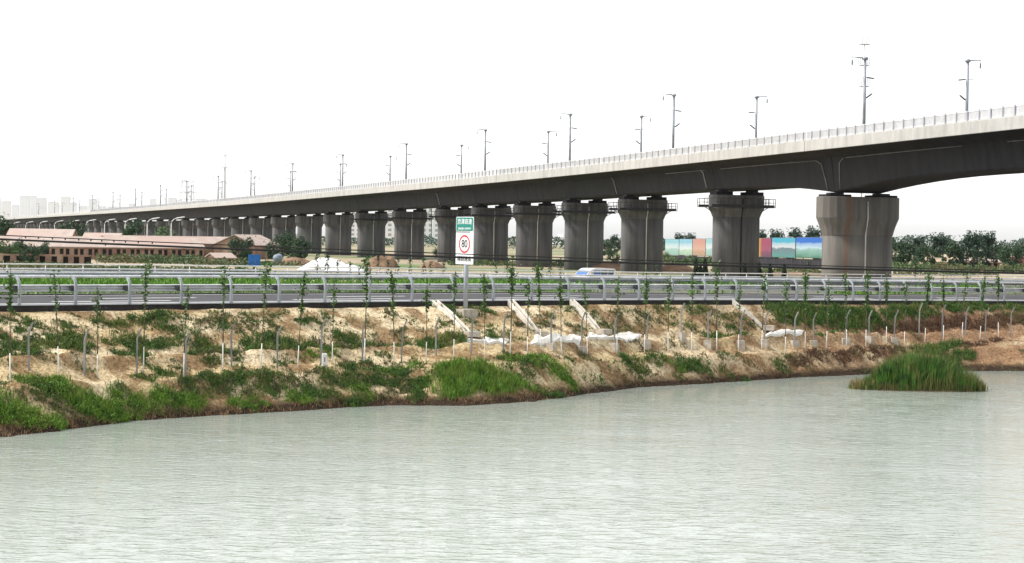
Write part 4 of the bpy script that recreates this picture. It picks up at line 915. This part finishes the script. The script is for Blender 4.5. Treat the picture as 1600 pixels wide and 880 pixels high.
# blue container, machine
p = gfar(397, 285); e = tag(empty('steel_container', p, .15), 'bright blue steel container beyond the road at left', 'container')
MB().box((0, 0, .85), (1.75, 1.6, 1.7)).build('body', M['blue'], e); mb = MB()
for x in (-.87, .87): mb.box((x, -.81, .85), (.07, .04, 1.8))
mb.box((0, -.81, 1.72), (1.8, .05, .07)); mb.build('frame', M['blue'], e)
for k in range(6): MB().box((-.7+.28*k, -.815, .85), (.05, .03, 1.55)).build('rib', M['blue'], e)
p = gfar(434, 285); e = tag(empty('site_mixer', p, .3), 'grey blue drum mixer on a frame right of blue container', 'mixer')
MB().tube([(-.6, 0, 1.0), (-.35, 0, 1.15), (.3, 0, 1.4), (.65, 0, 1.55)], [.35, .6, .6, .3], 12).build('drum', M['bluegrey'], e)
mb = MB()
for x in (-.45, .45):
    for y in (-.4, .4): mb.tube([(x*1.3, y, 0), (x, y*.7, 1.0)], .05, 5)
mb.build('frame', M['frame'], e)

# van
p = gpoint(927, 52.0); e = tag(empty('van', (p.x, p.y, p.z), RZ+math.pi), 'white van with blue tinted cab glass behind the pipe railing', 'van')
side = [(-2.3, .45), (-2.3, 1.55), (-2.1, 1.88), (-1.7, 1.95), (.6, 1.95), (.95, 1.88), (1.0, .45)]
mb = MB(); mb.loft([[(x, y, z) for x, z in side] for y in (-.85, -.9, .9, .85)]); mb.build('body', M['vanwhite'], e)
fr = [(1.003, .45), (1.003, 1.86), (1.25, 1.72), (1.75, 1.25), (2.4, 1.05), (2.5, .85), (2.5, .45)]
mb = MB(); mb.loft([[(x, y, z) for x, z in fr] for y in (-.84, .84)]); mb.build('front', M['vanwhite'], e)
for sy in (-1, 1):
    for x0, x1 in ((-2.0, -1.15), (-1.05, -.2), (-.1, .8)): MB().box(((x0+x1)/2, sy*.905, 1.5), (x1-x0, .012, .5)).build('side_window', M['vanblue' if x0 > -.2 else 'glass'], e)
    for x in (-1.5, 1.6):
        wq = MB(); wq.tube([(x, sy*.66, .34), (x, sy*.90, .34)], .34, 14); ww = wq.build('wheel', M['tyre'], e); MB().tube([(x, sy*.885, .34), (x, sy*.91, .34)], .19, 12).build('rim', M['mast'], ww)
    MB().box((2.505, sy*.6, .82), (.02, .3, .16)).build('headlight', M['white_sign'], e)
mb = MB(); mb.face([(1.27, -.74, 1.725), (1.27, .74, 1.725), (1.74, .76, 1.28), (1.74, -.76, 1.28)]); mb.v = [(x+.012, y, z+.012) for x, y, z in mb.v]; mb.build('windscreen', M['vanblue'], e)

# ------------------------------------------------------------------ billboards
def picture_mat(name, sky1, sky2, land1, land2, hor, streak=None):
    m = bpy.data.materials.new(name); m.use_nodes = True; n = m.node_tree; b_ = n.nodes['Principled BSDF']; L = n.links.new; b_.inputs['Roughness'].default_value = .5
    tc = n.nodes.new('ShaderNodeTexCoord'); sx = n.nodes.new('ShaderNodeSeparateXYZ'); L(tc.outputs['Generated'], sx.inputs[0])
    no = n.nodes.new('ShaderNodeTexNoise'); no.inputs['Scale'].default_value = 3.2; no.inputs['Detail'].default_value = 5; L(tc.outputs['Generated'], no.inputs['Vector'])
    ad = n.nodes.new('ShaderNodeMath'); ad.operation = 'MULTIPLY_ADD'; L(no.outputs[0], ad.inputs[0]); ad.inputs[1].default_value = .38; L(sx.outputs['Z'], ad.inputs[2])
    rp = n.nodes.new('ShaderNodeValToRGB'); e = rp.color_ramp.elements; h = hor+.19
    e[0].position = .18; e[0].color = (*land2, 1); e[1].position = 1.0; e[1].color = (*sky1, 1)
    for ps, cc in ((h-.03, land1), (h+.03, sky2), (min(.95, h+.3), tuple((a+c_)/2 for a, c_ in zip(sky1, sky2)))): k = e.new(ps); k.color = (*cc, 1)
    L(ad.outputs[0], rp.inputs[0]); out = rp.outputs[0]
    if streak:
        r2 = n.nodes.new('ShaderNodeValToRGB'); q = r2.color_ramp.elements; q[0].position = .38; q[0].color = (0, 0, 0, 1); q[1].position = .62; q[1].color = (0, 0, 0, 1); k = q.new(.5); k.color = (1, 1, 1, 1); L(sx.outputs['X'], r2.inputs[0])
        mx = n.nodes.new('ShaderNodeMixRGB'); mx.inputs['Color2'].default_value = (*streak, 1); L(r2.outputs[0], mx.inputs['Fac']); L(out, mx.inputs['Color1']); out = mx.outputs[0]
    hs_ = n.nodes.new('ShaderNodeHueSaturation'); hs_.inputs['Saturation'].default_value = 1.1; hs_.inputs['Value'].default_value = .62; L(out, hs_.inputs['Color']); L(hs_.outputs[0], b_.inputs['Base Color']); return m
def by(px): return 1/np.interp(px, [1040, 1290], [1/445, 1/345])
BT = np.poly1d(np.polyfit([1040, 1285], [373.5, 370], 1)); BB = np.poly1d(np.polyfit([1040, 1285], [398.5, 403.5], 1))
pics = [(1244.5, 1287, ((.02, .16, .62), (.55, .72, .80), (.30, .50, .45), (.06, .22, .14), .42), None, 'blue sky and lake billboard left of the widest pier'),
        (1207, 1243.5, ((.10, .45, .62), (.70, .72, .74), (.16, .22, .26), (.10, .34, .30), .45), None, 'teal mountain landscape billboard, second from the widest pier'),
        (1168, 1206, ((.36, .07, .13), (.35, .09, .16), (.22, .06, .12), (.12, .05, .09), .3), (.75, .45, .05), 'dark red billboard with yellow streak right of grooved pier'),
        (1103.5, 1122, ((.35, .62, .66), (.72, .78, .78), (.40, .60, .58), (.35, .52, .42), .4), None, 'pale teal billboard partly behind the grooved pier'),
        (1083, 1103, ((.62, .34, .28), (.66, .44, .34), (.55, .34, .24), (.45, .34, .22), .3), None, 'pinkish orange billboard between pale teal ones'),
        (1062, 1082.5, ((.30, .58, .70), (.74, .80, .80), (.52, .66, .50), (.36, .52, .40), .35), None, 'pale sky billboard left of the pinkish one'),
        (1040, 1061.5, ((.32, .60, .66), (.66, .76, .75), (.38, .58, .50), (.30, .50, .42), .4), None, 'leftmost pale teal billboard right of the third pier')]
for x0, x1, pc, stk, lab in pics:
    a = at(x0, BT(x0), by(x0)); c = at(x1, BT(x1), by(x1)); a2 = at(x0, BB(x0), by(x0)); d = Vector((c.x-a.x, c.y-a.y, 0)); L = d.length; H = a.z-a2.z
    e = tag(empty('billboard', (a.x, a.y, GZ), math.atan2(d.y, d.x)), lab, 'billboard', 'billboards on the dark hoarding'); zb_ = a2.z-GZ
    MB().box((L/2, .0, zb_+H/2), (L-.14, .16, H-.14)).build('picture_panel', picture_mat('billboard picture', *pc, stk), e)
    mb = MB(); mb.box((L/2, .05, zb_+.035), (L, .2, .07)); mb.box((L/2, .05, zb_+H-.035), (L, .2, .07)); mb.box((.035, .05, zb_+H/2), (.07, .2, H-.141)); mb.box((L-.035, .05, zb_+H/2), (.07, .2, H-.141)); mb.build('frame', M['frame'], e)
    for x in (L*.2, L*.8): MB().box((x, .35, (zb_+H)/2), (.14, .14, zb_+H-.3)).build('leg', M['frame'], e)
for x0, x1, lab in ((1168, 1287, 'black hoarding wall below the sky and red billboards'), (1036, 1124, 'dark slate hoarding wall below the pale billboards')):
    a = at(x0, BB(x0)+.3, by(x0)); c = at(x1, BB(x1)+.3, by(x1)); d = Vector((c.x-a.x, c.y-a.y, 0)); mb = MB(); n = 24
    e = tag(empty('hoarding_wall', (a.x, a.y, GZ), math.atan2(d.y, d.x)), lab, 'wall'); L = d.length
    MB().box((L/2, .1, (a.z-GZ)/2-.1), (L, .12, a.z-GZ+.2)).build('panel', M['hoard'], e)
    for k in range(9): MB().box((L*(k+.5)/9, .0, (a.z-GZ)/2-.15), (.1, .07, a.z-GZ)).build('batten', M['frame'], e)

# ------------------------------------------------------------------ street lamps
lamp0 = None
lx = [267, 229.6, 195, 163, 134, 109, 85, 61.5, 40, 20, 3]
for i, px in enumerate(lx):
    Y = 408*(267+249)/(px+249); p = gfar(px, Y)
    if lamp0 is None:
        lamp0 = empty('street_lamp'); MB().tube([(0, 0, -.2), (0, 0, 6.6), (.12, 0, 7.2), (.6, 0, 7.7), (1.1, 0, 7.85)], [.11, .085, .08, .07, .06], 7).build('pole', M['white'], lamp0)
        MB().tube([(.9, 0, 7.8), (1.2, 0, 7.9), (2.6, 0, 8.15), (2.9, 0, 8.18)], [.06, .12, .12, .06], 7).build('lamp_head', M['white'], lamp0); o = lamp0
    else: o = copy_tree(lamp0)
    o.location = p; tag(o, f'{nth(i+1)} white curved street lamp from the right above the roofs', 'street lamp', 'white street lamps behind the brick houses')

# ------------------------------------------------------------------ far towers and city
def platform_mast(name, px, Y, ytop, plats, r, lab, cat):
    p = gfar(px, Y); H = at(px, ytop, Y).z-GZ; e = tag(empty(name, p), lab, cat)
    MB().tube([(0, 0, 0), (0, 0, H*.75), (0, 0, H)], [r*1.5, r, r*.3], 8).build('mast', M['tower'], e)
    for py, wd in plats:
        z = at(px, py, Y).z-GZ; mb = MB(); mb.tube([(0, 0, z), (0, 0, z+.18)], wd, 10)
        for k in range(6):
            a = k*math.pi/3; mb.box((wd*math.cos(a), wd*math.sin(a), z+1.3), (.22, .22, 2.2))
        mb.build('antenna_platform', M['tower'], e)
platform_mast('telecom_mast', 350, 1150, 236, ((262, 2.3), (243, 2.0)), .55, 'pale telecom mast with two antenna platforms left of centre', 'telecom mast')
platform_mast('telecom_mast', 1344, 560, 8, ((136, 1.6), (103, 1.6), (70, 1.6)), .15, 'faint tall telecom mast behind the tallest overhead line mast', 'telecom mast')
def pylon(px, Y, ytop, lab):
    p = gfar(px, Y); H = at(px, ytop, Y).z-GZ; e = tag(empty('power_pylon', p), lab, 'pylon'); mb = MB(); b0, b1 = H*.10, H*.035
    cor = lambda z, i: Vector(((b0+(b1-b0)*z/H)*(1 if i in (0, 1) else -1), (b0+(b1-b0)*z/H)*(1 if i in (0, 3) else -1), z))
    nlev = 9
    for i in range(4):
        mb.tube([cor(0, i), cor(H, i)], .16, 4)
        for k in range(nlev):
            z0, z1 = H*k/nlev, H*(k+1)/nlev; mb.tube([cor(z0, i), cor(z1, (i+1) % 4)], .10, 4); mb.tube([cor(z1, i), cor(z1, (i+1) % 4)], .10, 4)
    mb.build('lattice', M['tower'], e); mb = MB()
    for z in (.62, .78, .96): mb.tube([(-H*.11, 0, H*z), (0, 0, H*z+.8), (H*.11, 0, H*z)], .18, 4)
    mb.build('cross_arm', M['tower'], e)
pylon(286, 1500, 281, 'left one of the two faint lattice pylons'); pylon(297, 1520, 281, 'right one of the two faint lattice pylons')
def block_mat(name, wall, win, sx=3.4, sz=3.0):
    m = bpy.data.materials.new(name); m.use_nodes = True; n = m.node_tree; b_ = n.nodes['Principled BSDF']; L = n.links.new; b_.inputs['Roughness'].default_value = .7
    tc = n.nodes.new('ShaderNodeTexCoord'); sp = n.nodes.new('ShaderNodeSeparateXYZ'); L(tc.outputs['Object'], sp.inputs[0])
    def band(o, per, lo):
        q = n.nodes.new('ShaderNodeMath'); q.operation = 'MULTIPLY'; L(o, q.inputs[0]); q.inputs[1].default_value = 1/per
        fr_ = n.nodes.new('ShaderNodeMath'); fr_.operation = 'FRACT'; L(q.outputs[0], fr_.inputs[0]); g = n.nodes.new('ShaderNodeMath'); g.operation = 'GREATER_THAN'; L(fr_.outputs[0], g.inputs[0]); g.inputs[1].default_value = lo; return g.outputs[0]
    mu = n.nodes.new('ShaderNodeMath'); mu.operation = 'MULTIPLY'; L(band(sp.outputs['X'], sx, .45), mu.inputs[0]); L(band(sp.outputs['Z'], sz, .45), mu.inputs[1])
    mx = n.nodes.new('ShaderNodeMixRGB'); mx.inputs['Color1'].default_value = (*wall, 1); mx.inputs['Color2'].default_value = (*win, 1); L(mu.outputs[0], mx.inputs['Fac']); L(mx.outputs[0], b_.inputs['Base Color']); return m
M['blk1'] = block_mat('pale apartment wall', (.72, .72, .70), (.30, .32, .35), 4.2, 3.3); M['blk2'] = block_mat('haze-paled grey apartment wall', (.88, .88, .90), (.76, .77, .79), 4.5, 3.3); M['blk3'] = block_mat('haze-paled warm apartment wall', (.88, .86, .85), (.76, .75, .75), 4.5, 3.3)  # far tower walls and windows paled in colour to stand for distance haze
def block(px0, px1, Y, ytop, m, lab, grp):
    a = gfar(px0, Y); c = gfar(px1, Y); L = c.x-a.x; H = at((px0+px1)/2, ytop, Y).z-GZ; e = tag(empty('apartment_block', a), lab, 'apartment block', grp)
    MB().box((L/2, 7, H/2), (L, 14, H)).build('wall', m, e); MB().box((L*.55, 7, H+1.4), (L*.35, 5, 2.8)).build('stair_head', m, e); MB().box((L/2, 7, H+.25), (L+.8, 14.8, .5)).build('roof_edge', M['tower'], e)
bl = [(546, 560), (597, 614), (660, 672), (674, 690), (556, 566), (432, 446), (489, 500), (864, 884)]
for i, (x0, x1, Y, yt, m, lab) in enumerate(((592, 616, 1300, 305, 'blk1', 'white apartment block between the piers left of the middle'), (655, 673, 1250, 300, 'blk1', 'left white apartment block of the pair left of the road sign'), (675, 696, 1250, 297, 'blk1', 'right white apartment block of the pair left of the road sign'),
        (545, 566, 1500, 318, 'blk1', 'narrow white apartment block in the pier gap at left'), (864, 886, 1300, 372, 'blk2', 'low pale building between piers right of the road sign'), (740, 748, 1250, 300, 'blk1', 'thin visible white block right of the road sign'))):
    block(x0, x1, Y, yt, M[m], lab, 'white apartment blocks behind the piers')
rb = random.Random(3); x = -12; i = 0
while x < 205:
    i += 1; wd = rb.uniform(9, 17); block(x, x+wd, rb.uniform(5600, 6800), rb.choice((303, 306, 309, 315, 320))+x*.02, M[rb.choice(('blk2', 'blk3', 'blk2'))], f'{nth(i)} faint hazy apartment tower from the left above the deck', 'hazy apartment towers at far left'); x += wd+rb.uniform(0, 5)
for x0, x1, yt in ((233, 243, 312), (262, 275, 310), (277, 283, 313), (305, 322, 311)):
    i += 1; block(x0, x1, 6000, yt, M['blk2'], f'{nth(i)} faint hazy apartment tower from the left above the deck', 'hazy apartment towers at far left')

# ------------------------------------------------------------------ cables across the river
def cable(pts, Y, r, lab, clips=None):
    xs = np.array([p[0] for p in pts]); pf = np.poly1d(np.polyfit(xs, [p[1] for p in pts], 2)); P = [at(px, float(pf(px)), Y) for px in np.linspace(-700, 2300, 60)]
    e = tag(empty('overhead_cable', P[0]), lab, 'cable', 'black cables across the view'); under(MB().tube(P, r, 6).build('wire', M['cable']), e)
    for px in clips or ():
        q = at(px, float(pf(px))+1.2, Y); o = MB().box((0, 0, 0), (.028, .028, .055)).build('clip', M['cable']); o.location = q; under(o, e)
cable([(0, 367.5), (400, 385), (800, 400), (1200, 412.5), (1600, 424)], 46, .014, 'upper thinner black cable with small clips at left', [40, 60, 82, 102, 123, 142, 159, 178, 196, 216, 238])
cable([(0, 374.5), (400, 389.3), (800, 404.7), (1200, 418.7), (1600, 426.5)], 46, .028, 'lower thicker black cable across the whole view', [34, 165])

# ------------------------------------------------------------------ haze
hb = MB(); hb.box((0, 3900, 48), (12000, 8400, 104)); hz_o = hb.build('haze', None)
hm = bpy.data.materials.new('haze air'); hm.use_nodes = True; n = hm.node_tree; n.nodes.clear(); o_ = n.nodes.new('ShaderNodeOutputMaterial'); pv = n.nodes.new('ShaderNodeVolumePrincipled')
pv.inputs['Color'].default_value = (.93, .96, 1, 1); pv.inputs['Density'].default_value = .000025; pv.inputs['Anisotropy'].default_value = .2
n.links.new(pv.outputs[0], o_.inputs['Volume']); hz_o.data.materials.append(hm); tag(hz_o, kind='stuff')
